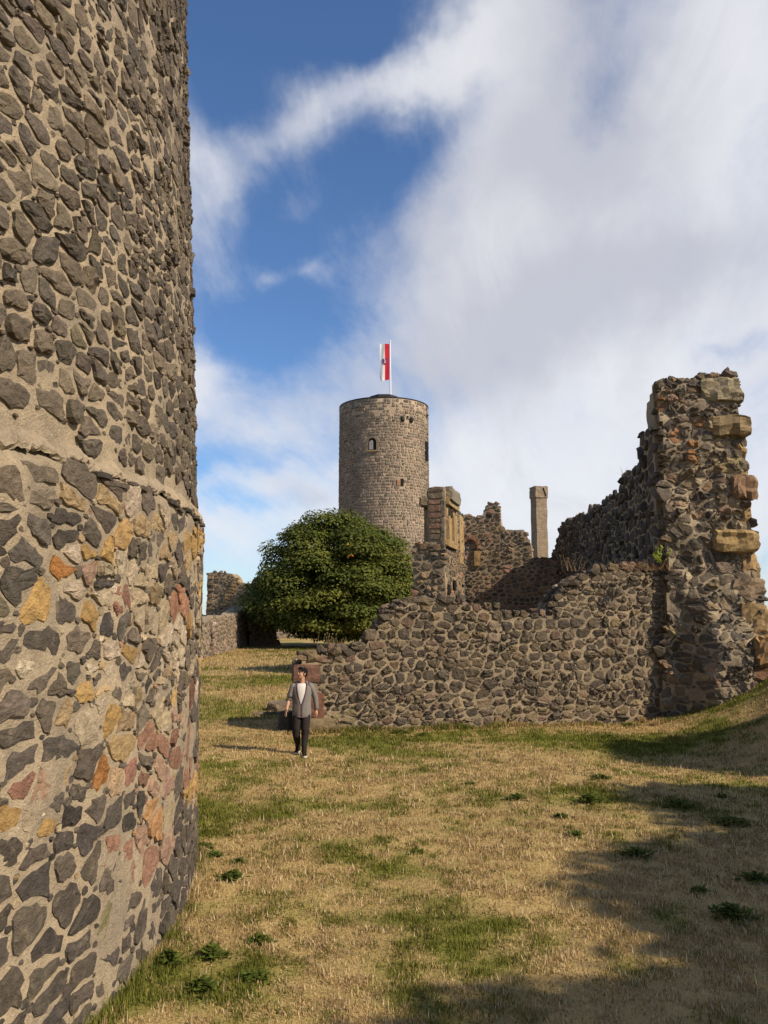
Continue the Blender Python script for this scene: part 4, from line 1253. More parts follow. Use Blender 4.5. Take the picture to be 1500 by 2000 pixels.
    lv = [(zb, 0.10), (zb + 2.0, 0.10), (tp.z - 0.1, 0.075), (tp.z, 0.075)]
    for z_, q in lv:
        for k in range(10): V.append((b.x + (tp.x - b.x) * (z_ - zb) / (tp.z - zb) + q * math.cos(.6283 * k), YP + q * math.sin(.6283 * k), z_))
    Fc = [(i * 10 + k, i * 10 + (k + 1) % 10, i * 10 + 10 + (k + 1) % 10, i * 10 + 10 + k) for i in range(3) for k in range(10)]
    wobj('pole', V, Fc, M_METAL, Pz, None, True)
    V, Fc = boulder((tp.x, YP, tp.z + 0.06), (0.24, 0.24, 0.2), 5, 2); wobj('finial', V, Fc, M_METAL, Pz)
    f0 = at(742, 672, YP); f1 = at(760.5, 742, YP)
    Fl = thing('flag', (f1.x, YP, f1.z), 'red and white banner with small shield hanging from the flagpole', 'flag')
    nu, nv = 16, 22
    M_FLAG = mat_tint('flag_cloth', 0.8, 0, 1, 0.1, 0.25)
    def fpt(a, v):                                       # a: 0 at the fly edge, 1 at the pole
        x = f0.x + (f1.x - f0.x) * a
        z_ = f0.z + (f1.z - f0.z) * v + 0.28 * (1 - a) * (0.3 - v * 0.9) * (1 if v > .5 else .4) + (a - 1) * 0.05
        if a < 0.2 and v > 0.9: x += 0.14 * (v - 0.9) * 10 * (0.2 - a) * 5
        y = YP - 0.12 + 0.10 * math.sin(a * 7 + v * 3.0) * (1 - a) + 0.07 * math.sin(v * 9 + a * 2) * (1 - a)
        return Vector((x, y, z_))
    for nm, a0, a1, col in (('white_stripe', 0.0, 0.52, (0.80, 0.79, 0.77)), ('red_stripe', 0.52, 1.0, (0.62, 0.03, 0.045))):
        V = [fpt(a0 + (a1 - a0) * i / nu, j / nv) for j in range(nv + 1) for i in range(nu + 1)]
        Fc = [(j * (nu + 1) + i, j * (nu + 1) + i + 1, (j + 1) * (nu + 1) + i + 1, (j + 1) * (nu + 1) + i) for j in range(nv) for i in range(nu)]
        wobj(nm, V, Fc, M_FLAG, Fl, col, True)
    off = Vector((0, -0.06, 0))
    def sh(x, z_, d=1.0):                                # point on the flag in shield units
        return fpt(0.50 + x * 0.30, 0.50 - z_ * 0.085) + off * d
    shp = [(-0.8, 1), (0.8, 1), (0.8, 0.1), (0.55, -0.55), (0, -1.0), (-0.55, -0.55), (-0.8, 0.1)]
    s_ = wobj('shield', [sh(*q) for q in shp], [tuple(range(7))], M_FLAG, Fl, (0.035, 0.05, 0.22))
    lion = [((-0.25, 0.72), (0.25, 0.62), 'w'), ((-0.35, 0.38), (0.38, 0.42), 'r'), ((-0.15, 0.12), (0.5, 0.2), 'w'), ((-0.40, -0.12), (0.30, -0.02), 'r'), ((-0.20, -0.36), (0.40, -0.26), 'w'), ((-0.30, -0.58), (0.10, -0.5), 'r')]
    for (p, q, c) in lion:                               # striped rampant beast, a few bars at this size
        wobj('lion_bar', [sh(p[0], p[1] - .1, 1.6), sh(q[0], q[1] - .1, 1.6), sh(q[0], q[1] + .12, 1.6), sh(p[0], p[1] + .12, 1.6)], [(0, 1, 2, 3)], M_FLAG, s_, (0.8, 0.78, 0.76) if c == 'w' else (0.6, 0.05, 0.06))
    M = MB()
    return T


def arch_pts(hw, h):
    pts = [(-hw, -h / 2), (hw, -h / 2)]
    for k in range(9):
        t = math.pi * k / 8
        pts.append((hw * math.cos(t), h / 2 - hw + hw * math.sin(t)))
    return pts


far_tower()


# ------------------------------------------------------------------ walls at the far left
def left_walls():
    r = np.random.default_rng(71)
    cols = wall_cols([(0.7, [(0.19, 0.15, 0.105), (0.16, 0.125, 0.09), (0.22, 0.17, 0.12)]), (0.2, [(0.12, 0.10, 0.08)]), (0.1, [(0.27, 0.18, 0.12)])])

    def wall(name, label, A, B, poly_px, thick, row, ln, limit, mat=M_MORTAR_DARK, zmin=0.0, clampy=1e9):
        pl = Plane(A, B)
        P = [pl.px(*q) for q in poly_px]
        P = [(u, v if y < clampy else -0.4) for (u, v), (x, y) in zip(P, poly_px)]
        T = thing(name, (pl.A.x, pl.A.y, 0), label, 'wall')
        slab(pl, rough_line(P, r, 0.6, 0.04), thick, mat, T, 'mortar_core')
        us = [p[0] for p in P]; vs = [p[1] for p in P]
        rubble(T, courses(min(us) - 0.8, max(us) + 0.8, zmin - 0.5, max(vs) + 0.8, row, ln, r, 0.3, 0.15), 1.3, row * 1.7, lambda u, v, h: pl.map(u, v, h), cols, lambda u, v: inside(P, u, v), gap=0.045, N=7, h0=0.05, dome=0.5, rag=0.07, r=r,
               mat=M_STONE_FAR, limit=limit, minpx=7, skew=0.6, deep=0.04)
        return T, pl
    # retaining wall along the left of the lawn, face to the sun
    T, pl = wall('retaining_wall', 'long rubble retaining wall along the left side of the far lawn', (-11.3, 46.0), (-12.4, 74.0), [(384, 1310), (384, 1215), (404, 1214), (412, 1206), (440, 1203), (455, 1206), (465, 1196), (478, 1186), (488, 1184), (488, 1268)], 1.2, 0.34, 0.5, 60, clampy=1262)
    # broken vertical seam with pinkish rubble
    for k in range(16):
        z = 0.15 * k + 0.1
        q = pl.px(414 + r.normal() * 2, 1200); s = r.uniform(0.25, 0.45)
        V, Fc = boulder(pl.map(q[0] + r.normal() * 0.3, z, 0.1), (s, s, s * .7), int(r.integers(1e6)), 1)
        wobj('seam_stone', V, Fc, M_STONE_FAR, T, vary(pick([(0.26, 0.19, 0.15), (0.11, 0.09, 0.075), (0.30, 0.22, 0.17)], r), r))
    # taller ruin behind it
    T2, p2 = wall('gable_ruin', 'tall square-shouldered ruined wall at the far left beyond the retaining wall', (-16.9, 79.0), (-10.5, 77.2),
                  [(403, 1240), (405, 1130), (407, 1119), (420, 1117), (440, 1119), (453, 1121), (460, 1128), (464, 1137), (478, 1139), (490, 1140), (494, 1131), (502, 1127), (514, 1131), (530, 1138), (530, 1240)], 1.3, 0.36, 0.55, 60, M_MORTAR_DARK, 1.0, 1235)
    for k in range(9):                                   # toothing of yellow stones where a stair once ran
        q = p2.px(441 + 3.2 * k - 3, 1181 - 6.3 * k); 
        V, Fc = rough_block(p2.map(q[0], q[1], 0.05), (r.uniform(.4, .75), 0.3, r.uniform(.16, .28)), -0.28, 0.1, 0.01, 2, 400 + k)
        wobj('toothing_stone', V, Fc, M_SAND, T2, vary((0.27, 0.19, 0.095), r))
    for k in range(7):
        q = p2.px(411 + r.normal() * 1.5, 1128 + 12 * k)
        V, Fc = rough_block(p2.map(q[0], q[1], 0.02), (r.uniform(.4, .8), 0.3, r.uniform(.2, .32)), -0.28, 0.1, 0.01, 2, 420 + k)
        wobj('quoin', V, Fc, M_SAND, T2, vary((0.25, 0.175, 0.10), r))
    # dark parapet sliver and hut
    wall('parapet_wall', 'short dark parapet seen between the near tower and the far left ruin', (-17.6, 76.0), (-16.2, 76.0), [(380, 1240), (380, 1201), (404, 1201), (404, 1240)], 0.8, 0.35, 0.5, 0, M_MORTAR_DARK, 0.5, 1235)
    wall('shaded_wall_stub', 'dark stub of wall in the deep shade left of the big tree trunk', (-12.3, 75.0), (-9.95, 75.6), [(486, 1275), (486, 1196), (500, 1192), (530, 1200), (540, 1214), (541, 1250), (547, 1252), (547, 1275)], 2.0, 0.35, 0.5, 20, M_MORTAR_DARK, 0, 1262)
    wall('back_wall', 'distant courtyard wall seen under the tree crown', (-16.0, 97.0), (14.0, 99.0), [(480, 1260), (480, 1214), (600, 1216), (700, 1218), (800, 1214), (860, 1214), (860, 1260)], 1.0, 0.42, 0.65, 40, M_MORTAR_DARK, 0, 1244)
    wall('outer_parapet', 'red-brown parapet glimpsed at the right edge behind the broken wall', (17.0, 38.5), (21.5, 38.5), [(1470, 1300), (1470, 1212), (1490, 1210), (1560, 1210), (1560, 1300)], 0.7, 0.3, 0.45, 10, mat_mortar('red_mortar', (0.17, 0.075, 0.05), (0.13, 0.06, 0.045), 4.0), 0, 1280)


left_walls()


# ------------------------------------------------------------------ trees
def leaf_mesh(name, blobs_, n, size, pal, r, parent, droop=0.35, shell=0.55):
    """foliage: small bent leaf sprays spread through the outer shell of many clumps"""
    wts = np.array([b[3] * b[4] * 0.5 + b[3] * b[5] for b in blobs_]); wts /= wts.sum()
    bi = r.choice(len(blobs_), n, p=wts)
    B = np.array(blobs_)
    d = r.normal(size=(n, 3)); d /= np.linalg.norm(d, axis=1)[:, None]
    d[:, 2] = np.where(d[:, 2] < -0.35, -d[:, 2] * 0.5, d[:, 2])
    rad = 1 - shell * r.random(n) ** 1.8
    C = B[bi, :3] + d * rad[:, None] * B[bi, 3:6]
    nrm = d / B[bi, 3:6]; nrm /= np.linalg.norm(nrm, axis=1)[:, None]
    nrm = nrm * 0.75 + np.array([0, 0, 0.55]) + r.normal(size=(n, 3)) * 0.30
    nrm /= np.linalg.norm(nrm, axis=1)[:, None]
    t = np.cross(nrm, r.normal(size=(n, 3))); t /= np.linalg.norm(t, axis=1)[:, None]
    b = np.cross(nrm, t)
    s = size * r.uniform(0.6, 1.4, n)[:, None]
    v0 = C - t * s; v1 = C + b * s * 0.62 - nrm * s * 0.12; v2 = C + t * s - nrm * s * droop * 0.6; v3 = C - b * s * 0.62 - nrm * s * 0.12
    V = np.stack([v0, v1, v2, v3], 1).reshape(-1, 3)
    q = np.arange(4 * n).reshape(-1, 4)
    P = np.array(pal)
    tone = r.random(len(blobs_))
    col = P[np.clip(((tone[bi] * 0.6 + r.random(n) * 0.4) * len(P)).astype(int), 0, len(P) - 1)] * r.uniform(0.75, 1.3, n)[:, None]
    pl = np.array(parent.location)
    return obj(name, mesh_np(name, V - pl, q, np.repeat(col, 4, 0)), M_LEAF, parent)


def limb(M, p, q, r0, r1, n=8, bend=0.0, r=None, seg=5):
    p, q = Vector(p), Vector(q); d = (q - p).normalized()
    a = d.orthogonal().normalized(); b = d.cross(a)
    V = []
    for i in range(seg + 1):
        t = i / seg; c = p.lerp(q, t) + a * math.sin(t * math.pi) * bend
        rr = r0 + (r1 - r0) * t
        for k in range(n):
            w = 2 * math.pi * k / n
            V.append(c + (a * math.cos(w) + b * math.sin(w)) * rr * (1 + 0.12 * math.sin(3 * w + i)))
    Fc = [(i * n + k, i * n + (k + 1) % n, (i + 1) * n + (k + 1) % n, (i + 1) * n + k) for i in range(seg) for k in range(n)]
    M.add(V, Fc)


def tree(base, cz, rx, ry, up, dn, nblob, bsize, nleaf, lsize, seed, label, pal, trunk_r=0.5, shape=2.0, extra=()):
    r = np.random.default_rng(seed)
    T = thing('tree', base, label, 'tree')
    M = MB()
    b = Vector(base)
    limb(M, b + Vector((0, 0, -0.3)), b + Vector((0.15, 0, cz - b.z - dn * 0.3)), trunk_r * 1.25, trunk_r * 0.75, 12, 0.1)
    blobs_ = []
    golden = math.pi * (3 - math.sqrt(5))
    for k in range(nblob):
        f = (k + 0.5) / nblob
        zf = 1 - 2 * f; ang = k * golden + r.normal() * 0.25
        rho = math.sqrt(max(0, 1 - zf * zf))
        H = up if zf > 0 else dn
        q = r.uniform(0.82, 1.0) * (0.90 + 0.22 * float(vnoise(ang * 1.3 + seed, zf * 2.2 + 9)))
        c = Vector((b.x + rho * math.cos(ang) * (rx - bsize * 0.75) * q, b.y + rho * math.sin(ang) * (ry - bsize * 0.75) * q, cz + np.sign(zf) * abs(zf) ** (2 / shape) * (H - bsize * 0.55) * q))
        s = bsize * r.uniform(0.65, 1.25)
        blobs_.append((c.x, c.y, c.z, s * 1.15, s * 1.15, s * 0.72))
    for (ex, ey, ez, es) in extra: blobs_.append((ex, ey, ez, es * 1.15, es * 1.15, es * 0.8))
    for k in range(nblob // 3):                          # inner mass
        d = r.normal(size=3); d /= np.linalg.norm(d); q = r.random() ** 0.4 * 0.6
        blobs_.append((b.x + d[0] * rx * q, b.y + d[1] * ry * q, cz + d[2] * (up if d[2] > 0 else dn) * q, bsize * 1.1, bsize * 1.1, bsize * 0.8))
    for k in range(14):
        t = blobs_[int(r.integers(nblob))]
        limb(M, b + Vector((0.1, 0, (cz - b.z) * r.uniform(0.35, 0.9))), Vector(t[:3]), trunk_r * 0.35, 0.05, 7, r.normal() * 0.4)
    M.build('trunk', M_BARK, T, True, False)
    o = leaf_mesh('crown', blobs_, nleaf, lsize, pal, r, T, 0.35, 0.42)
    return T, blobs_


PAL = [(0.078, 0.096, 0.018), (0.098, 0.116, 0.021), (0.122, 0.136, 0.024), (0.150, 0.150, 0.028)]
tx, ty = at(656, 1250, 72.0).x, 72.0
BT, bb = tree((tx, ty, float(g(tx, ty))), 3.9, 7.9, 7.4, 7.9, 3.95, 190, 1.7, 170000, 0.13, 91, 'big round dark green tree in front of the flag tower', PAL, 0.62, 2.1, [(*at(px_, py_, yy_), ss_) for px_, py_, yy_, ss_ in ((505, 1150, 71, 1.2), (512, 1190, 70, 1.3), (535, 1215, 69, 1.3), (570, 1222, 68, 1.3), (610, 1225, 67, 1.3), (520, 1225, 71.5, 1.1), (700, 1222, 67, 1.3), (745, 1210, 68, 1.4), (500, 1210, 73, 1.2), (790, 1130, 72, 1.3), (775, 1180, 71, 1.4), (640, 1228, 66.5, 1.1))])
# few autumn leaves low in the sunny side of the crown
rl_ = np.random.default_rng(5)
aut = [(*at(685, 1087, 65.0), 0.30, 0.30, 0.2), (*at(680, 1064, 65.4), 0.16, 0.16, 0.14)]
leaf_mesh('autumn_leaves', aut, 26, 0.12, [(0.42, 0.16, 0.02), (0.36, 0.2, 0.03)], rl_, BT)
# trees standing outside the picture on the sunny side: they shade the right-hand part of the lawn
SHADE = [((17.5, 11.6, 0), 8.0, 2.4, 2.4, 2.3, 2.2, 26, 0.95, 7000, 0.165, 'tall leafy tree right of the lawn beside the broken wall'),
         ((16.6, 6.3, 0), 8.0, 2.7, 2.7, 2.5, 2.4, 30, 1.0, 8200, 0.165, 'broad leafy tree right of the lawn nearer the viewer'),
         ((14.9, 2.6, 0), 8.2, 2.5, 2.5, 2.6, 2.4, 26, 1.0, 6800, 0.165, 'slim leafy tree between the broad tree and the viewer'),
         ((13.0, -0.8, 0), 8.0, 2.8, 2.8, 2.6, 2.6, 30, 1.05, 6600, 0.165, 'leafy tree behind the viewer casting shade on the near grass')]
for k, (b_, cz, rx, ry, up, dn, nb, bs, nl, ls, lab) in enumerate(SHADE):
    tree((b_[0], b_[1], float(g(b_[0], b_[1]))), cz, rx, ry, up, dn, nb, bs, nl, ls, 300 + k, lab, PAL, 0.28)


# ------------------------------------------------------------------ man walking up the lawn
def loft(rings, cap=True):
    """rings: list of lists of points, same count"""
    n = len(rings[0]); V = [p for q in rings for p in q]
    Fc = [(i * n + k, i * n + (k + 1) % n, (i + 1) * n + (k + 1) % n, (i + 1) * n + k) for i in range(len(rings) - 1) for k in range(n)]
    if cap: Fc += [tuple(range(n))[::-1], tuple(range((len(rings) - 1) * n, len(rings) * n))]
    return V, Fc


def limb_loft(pts, n=14):
    """pts: (x, y, z, r_side, r_front); sections square to the path"""
    rings = []
    P = [Vector(p[:3]) for p in pts]
    for i, p in enumerate(pts):
        d = (P[min(i + 1, len(P) - 1)] - P[max(i - 1, 0)]).normalized()
        a = Vector((1, 0, 0)) - d * d.x; a.normalize(); b = d.cross(a)
        rings.append([P[i] + a * math.cos(2 * math.pi * k / n) * p[3] + b * math.sin(2 * math.pi * k / n) * p[4] for k in range(n)])
    return loft(rings)


def ball(c, s, n=10, m=8, rot=None):
    V, Fc = [], []
    rings = []
    for i in range(1, m):
        t = math.pi * i / m
        rings.append([Vector((s[0] * math.sin(t) * math.cos(2 * math.pi * k / n), s[1] * math.sin(t) * math.sin(2 * math.pi * k / n), -s[2] * math.cos(t))) for k in range(n)])
    V, Fc = loft(rings)
    if rot: V = [rot @ v for v in V]
    return [Vector(c) + v for v in V], Fc


def fuse(name, parts, voxel, mat, parent, loc, tint, smooth=4):
    """overlapping closed shapes grown together into one skin"""
    M = MB()
    for V, Fc in parts: M.add(V, Fc)
    m = bpy.data.meshes.new(name + '_src'); m.from_pydata(M.V, [], M.Fc)
    bm = bmesh.new(); bm.from_mesh(m); bmesh.ops.recalc_face_normals(bm, faces=bm.faces[:]); bm.to_mesh(m); bm.free()
    o = bpy.data.objects.new(name + '_src', m); COL.objects.link(o)
    a = o.modifiers.new('r', 'REMESH'); a.mode = 'VOXEL'; a.voxel_size = voxel
    b = o.modifiers.new('s', 'SMOOTH'); b.iterations = smooth; b.factor = 0.5
    dg = bpy.context.evaluated_depsgraph_get()
    me = bpy.data.meshes.new_from_object(o.evaluated_get(dg))
    bpy.data.objects.remove(o)
    at_ = me.attributes.new('tint', 'FLOAT_COLOR', 'POINT')
    n = len(me.vertices)
    co = np.zeros(n * 3, np.float32); me.vertices.foreach_get('co', co); co = co.reshape(-1, 3)
    t = tint(co) if callable(tint) else np.tile(np.array(tint, float), (n, 1))
    at_.data.foreach_set('color', np.concatenate([t, np.ones((n, 1))], 1).astype(np.float32).ravel())
    me.polygons.foreach_set('use_smooth', [True] * len(me.polygons))
    me.name = name
    me.materials.clear()
    return obj(name, me, mat, parent, loc)


def man():
    X, Y = _gp(588, 1476)
    Z = float(g(X, Y))
    T = thing('person', (X, Y, Z), 'man in grey open cardigan, white shirt and black trousers walking on the lawn', 'person')
    T.rotation_euler = (0, 0, R(4))
    SK = (0.43, 0.235, 0.15)
    # local frame: x to the viewer's right, -y towards the viewer
    head_rot = Matrix.Rotation(R(-52), 3, 'Z') @ Matrix.Rotation(R(-9), 3, 'X')     # face turned to the viewer's left, chin up
    hc = Vector((0.005, -0.02, 1.655))
    H = lambda p: hc + head_rot @ Vector(p)
    parts = []
    # skull, jaw, nose, brow, lips, ears; face looks along -y before the turn
    def hb(c, s, n=14, m=10): return [hc + head_rot @ v for v in ball(c, s, n, m)[0]], ball(c, s, n, m)[1]
    parts += [hb((0, 0.015, 0.035), (0.075, 0.093, 0.088)), hb((0, -0.030, -0.030), (0.060, 0.062, 0.085)), hb((0, -0.052, -0.085), (0.036, 0.034, 0.028)),
              hb((0, -0.094, -0.012), (0.012, 0.020, 0.026), 8, 6), hb((0, -0.088, 0.010), (0.008, 0.012, 0.025), 8, 6), hb((-0.028, -0.074, 0.024), (0.026, 0.012, 0.009), 8, 6), hb((0.028, -0.074, 0.024), (0.026, 0.012, 0.009), 8, 6),
              hb((0, -0.085, -0.055), (0.022, 0.010, 0.006), 8, 6), hb((0, -0.083, -0.066), (0.019, 0.010, 0.007), 8, 6), hb((-0.074, 0.012, -0.005), (0.010, 0.020, 0.030), 8, 6), hb((0.074, 0.012, -0.005), (0.010, 0.020, 0.030), 8, 6),
              hb((-0.036, -0.060, -0.022), (0.022, 0.020, 0.018), 8, 6), hb((0.036, -0.060, -0.022), (0.022, 0.020, 0.018), 8, 6)]
    parts.append(limb_loft([(0.0, 0.005, 1.40, 0.075, 0.065), (0.0, 0.0, 1.47, 0.058, 0.058), (0.002, -0.005, 1.56, 0.055, 0.058), (0.004, -0.01, 1.62, 0.055, 0.058)]))
    # trunk and legs (under the clothes)
    parts.append(limb_loft([(0, 0, 0.84, 0.150, 0.105), (0, 0, 0.95, 0.152, 0.105), (0, 0.0, 1.10, 0.145, 0.100), (0, 0.0, 1.28, 0.165, 0.108), (0, 0.005, 1.40, 0.165, 0.09), (0, 0.01, 1.45, 0.09, 0.06)], 18))
    legs = {-1: [(-0.092, 0.0, 0.92), (-0.100, -0.085, 0.50), (-0.072, 0.120, 0.125)], 1: [(0.092, 0.0, 0.92), (0.082, -0.11, 0.50), (0.066, -0.160, 0.10)]}
    for s, (h, k, a) in legs.items():
        parts.append(limb_loft([(*h, 0.080, 0.085), ((h[0] + k[0]) / 2, (h[1] + k[1]) / 2, 0.7, 0.070, 0.075), (*k, 0.052, 0.058), ((k[0] + a[0]) / 2, (k[1] + a[1]) / 2 + 0.015, 0.33, 0.050, 0.056), (*a, 0.036, 0.042)]))
    # arms: viewer's left bare below the elbow and held out, viewer's right in its sleeve
    arms = {-1: [(-0.185, 0.005, 1.39), (-0.262, -0.030, 1.145), (-0.305, -0.165, 0.935)], 1: [(0.185, 0.005, 1.41), (0.282, 0.070, 1.155), (0.312, 0.080, 0.905)]}
    for s, (a, b, c) in arms.items():
        mid = [(a[i] + b[i]) / 2 for i in range(3)]; m2 = [(b[i] * 0.65 + c[i] * 0.35) for i in range(3)]
        parts.append(limb_loft([(*a, 0.052, 0.055), (*mid, 0.045, 0.048), (*b, 0.039, 0.041), (*m2, 0.039, 0.040), (*c, 0.026, 0.031)], 12))
        # hand: palm, four fingers, thumb from the side of the palm
        d = (Vector(c) - Vector(b)).normalized()
        w = Vector(c)
        palm = w + d * 0.05
        side = Vector((-s * 0.35, -0.93, 0)).normalized()                       # thumb side points to the front
        side = (side - d * side.dot(d)).normalized(); thick = d.cross(side)
        pr = [w + d * t for t in (-0.015, 0.02, 0.055, 0.092)]
        rings = []
        for t, q, ww in zip((0, 1, 2, 3), pr, (0.026, 0.033, 0.040, 0.039)):
            rings.append([q + side * math.cos(6.2832 * k / 10) * ww + thick * math.sin(6.2832 * k / 10) * 0.017 for k in range(10)])
        parts.append(loft(rings))
        inn = thick * (1 if thick.x * -s > 0 else -1)
        for fi, (o_, L) in enumerate(((0.030, 0.070), (0.010, 0.078), (-0.011, 0.072), (-0.030, 0.058))):
            spread = side * o_ * 0.5
            curl = 0.35 if s < 0 else 0.75
            p0 = w + d * 0.085 + side * o_; p1 = p0 + (d + spread * 6 + inn * curl * 0.3).normalized() * L * 0.45
            p2 = p1 + (d + spread * 4 + inn * curl * 0.9).normalized() * L * 0.32; p3 = p2 + (d + inn * curl * 1.6).normalized() * L * 0.25
            parts.append(limb_loft([(*p0, 0.0095, 0.0095), (*p1, 0.009, 0.009), (*p2, 0.0082, 0.0082), (*p3, 0.0068, 0.0068)], 8))
        t0 = w + d * 0.022 + side * 0.022; t1 = t0 + (side * 0.9 + d * 0.75 + inn * 0.2).normalized() * 0.040; t2 = t1 + (side * 0.45 + d + inn * 0.2).normalized() * 0.032
        parts.append(limb_loft([(*t0, 0.013, 0.013), (*t1, 0.0105, 0.0105), (*t2, 0.008, 0.008)], 8))

    def skin_tint(co):
        t = np.tile(np.array(SK), (len(co), 1))
        for c, rad, col in ((H((0, -0.095, -0.060)), 0.022, (0.36, 0.13, 0.10)),):
            d_ = np.linalg.norm(co - np.array(c), axis=1)[:, None]
            t = np.where(d_ < rad, np.array(col), t)
        # shaven shadow on jaw
        return t
    fuse('body', parts, 0.0050, M_SKIN, T, (0, 0, 0), skin_tint, 3)

    def child(name, V, Fc, mat, col, parent=T, smooth=True):
        m = mesh(name, V, Fc, col, smooth); return obj(name, m, mat, parent)
    # eyes, brows
    for s in (-1, 1):
        V, Fc = ball(H((0.029 * s, -0.076, 0.006)), (0.013, 0.009, 0.008), 8, 6); e = child('eye', V, Fc, M_SKIN, (0.5, 0.45, 0.42))
        V, Fc = ball(H((0.029 * s, -0.085, 0.006)), (0.006, 0.004, 0.006), 8, 6); child('iris', V, Fc, M_SKIN, (0.02, 0.012, 0.01), e)
        V = [H((s * (0.010 + 0.036 * t), -0.093 + 0.012 * t, 0.026 + 0.006 * math.sin(t * 3.0) + dz)) + head_rot @ Vector((0, dy, 0)) for dy in (0, 0.012) for dz in (-0.004, 0.005) for t in (0, 0.5, 1)]
        child('eyebrow', V, [(0, 1, 4, 3), (1, 2, 5, 4), (6, 9, 10, 7), (7, 10, 11, 8), (3, 4, 10, 9), (4, 5, 11, 10), (0, 6, 7, 1), (1, 7, 8, 2)], M_SKIN, (0.015, 0.011, 0.01))
    # hair: thick dark cap swept up at the front, strands as ridges
    r = np.random.default_rng(8)
    hp = []
    hp.append(hb((0, 0.028, 0.058), (0.082, 0.096, 0.082)))
    hp.append(hb((0, 0.060, 0.005), (0.074, 0.062, 0.075)))
    for k in range(42):
        t = r.uniform(-1, 1); f = r.random()
        c = (0.062 * t, -0.060 + 0.13 * f, 0.118 - 0.05 * t * t - 0.03 * f)
        hp.append(hb(c, (0.022, 0.028, 0.018 + 0.010 * (1 - f)), 8, 6))
    for s in (-1, 1): hp.append(hb((0.070 * s, 0.0, 0.020), (0.012, 0.022, 0.040), 8, 6))
    fuse('hair', hp, 0.006, M_CLOTH, T, (0, 0, 0), (0.012, 0.010, 0.009), 2)
    # white shirt
    V, Fc = limb_loft([(0, 0, 0.83, 0.162, 0.118), (0, 0, 0.95, 0.164, 0.119), (0, -0.004, 1.10, 0.158, 0.116), (0, -0.006, 1.28, 0.174, 0.124), (0, 0.0, 1.39, 0.165, 0.104), (0, 0.002, 1.455, 0.085, 0.074)], 28)
    child('shirt', V, Fc, M_CLOTH, (0.58, 0.56, 0.53))
    # black trousers
    tp = [limb_loft([(0, 0.0, 0.80, 0.178, 0.122), (0, 0, 0.90, 0.174, 0.120), (0, 0, 0.96, 0.160, 0.113)], 18)]
    for s, (h, k, a) in legs.items():
        tp.append(limb_loft([(h[0], h[1], 0.90, 0.088, 0.108), (h[0] * 1.08, h[1], 0.80, 0.094, 0.110), ((h[0] + k[0]) / 2, (h[1] + k[1]) / 2, 0.68, 0.093, 0.100), (k[0], k[1], 0.52, 0.084, 0.088),
                             (k[0] - 0.002, k[1] + 0.01, 0.42, 0.080, 0.084), ((k[0] + a[0]) / 2, (k[1] + a[1]) / 2 + 0.02, 0.31, 0.072, 0.080), (a[0], a[1] + 0.005, 0.20, 0.060, 0.070), (a[0], a[1], 0.11, 0.056, 0.068), (a[0], a[1], 0.065, 0.056, 0.068)]))
        for q in range(5):                               # folds at knee and hem
            zf = (0.56, 0.46, 0.25, 0.17, 0.12)[q]; f = (0.9 - zf) / 0.8
            cx_ = h[0] + (a[0] - h[0]) * f; cy_ = k[1] + (a[1] - k[1]) * max(0, (0.5 - zf) / 0.4)
            tp.append(ball((cx_ + 0.012 * (-1) ** q, cy_ - 0.032, zf), (0.050, 0.034, 0.016), 10, 6, Matrix.Rotation(0.3 * (-1) ** q, 3, 'Y')))
    fuse('trousers', tp, 0.007, M_CLOTH, T, (0, 0, 0), (0.026, 0.021, 0.020), 4)
    # grey cardigan: open shell over the trunk with sleeves
    lv = [(0.785, 0.188, 0.142, 0.03, 0.000), (0.80, 0.192, 0.146, 0.03, 0.0), (0.83, 0.196, 0.150, 0.03, 0.0), (0.90, 0.198, 0.150, 0.03, 0.0), (1.00, 0.194, 0.146, 0.05, 0.0), (1.04, 0.192, 0.144, 0.10, 0.0), (1.10, 0.194, 0.142, 0.20, 0.0), (1.20, 0.202, 0.142, 0.34, 0.0), (1.30, 0.212, 0.140, 0.44, 0.0), (1.38, 0.212, 0.124, 0.50, 0.0), (1.425, 0.188, 0.108, 0.60, 0.003), (1.455, 0.140, 0.092, 0.80, 0.006), (1.475, 0.098, 0.082, 1.35, 0.01)]
    n = 40
    rings = []; inner = []
    for (z, a, b, op, y0) in lv:
        o_, i_ = [], []
        for k in range(n + 1):
            th = -math.pi / 2 + op + (2 * math.pi - 2 * op) * k / n
            fold = 1 + (0.026 * math.sin(th * 7 + z * 9 + 2 * math.sin(z * 11)) + 0.014 * math.sin(th * 15 - z * 22)) * (1 if z < 1.33 else 0.3)
            o_.append(Vector((a * math.cos(th) * fold, y0 + b * math.sin(th) * fold, z + 0.006 * math.sin(th * 5))))
            i_.append(Vector(((a - 0.014) * math.cos(th), y0 + (b - 0.014) * math.sin(th), z)))
        rings.append(o_); inner.append(i_)
    V = [p for q in rings for p in q] + [p for q in inner for p in q]
    m_ = n + 1; nl = len(lv); off = nl * m_; Fc = []
    for i in range(nl - 1):
        for k in range(n):
            Fc.append((i * m_ + k, i * m_ + k + 1, (i + 1) * m_ + k + 1, (i + 1) * m_ + k))
            Fc.append((off + i * m_ + k + 1, off + i * m_ + k, off + (i + 1) * m_ + k, off + (i + 1) * m_ + k + 1))
        Fc.append((i * m_, (i + 1) * m_, off + (i + 1) * m_, off + i * m_)); Fc.append((i * m_ + n, off + i * m_ + n, off + (i + 1) * m_ + n, (i + 1) * m_ + n))
    for k in range(n):
        Fc.append((k, off + k, off + k + 1, k + 1)); i = (nl - 1) * m_; Fc.append((i + k, i + k + 1, off + i + k + 1, off + i + k))
    GREY = (0.175, 0.160, 0.148)
    card = child('cardigan', V, Fc, M_CLOTH, GREY)
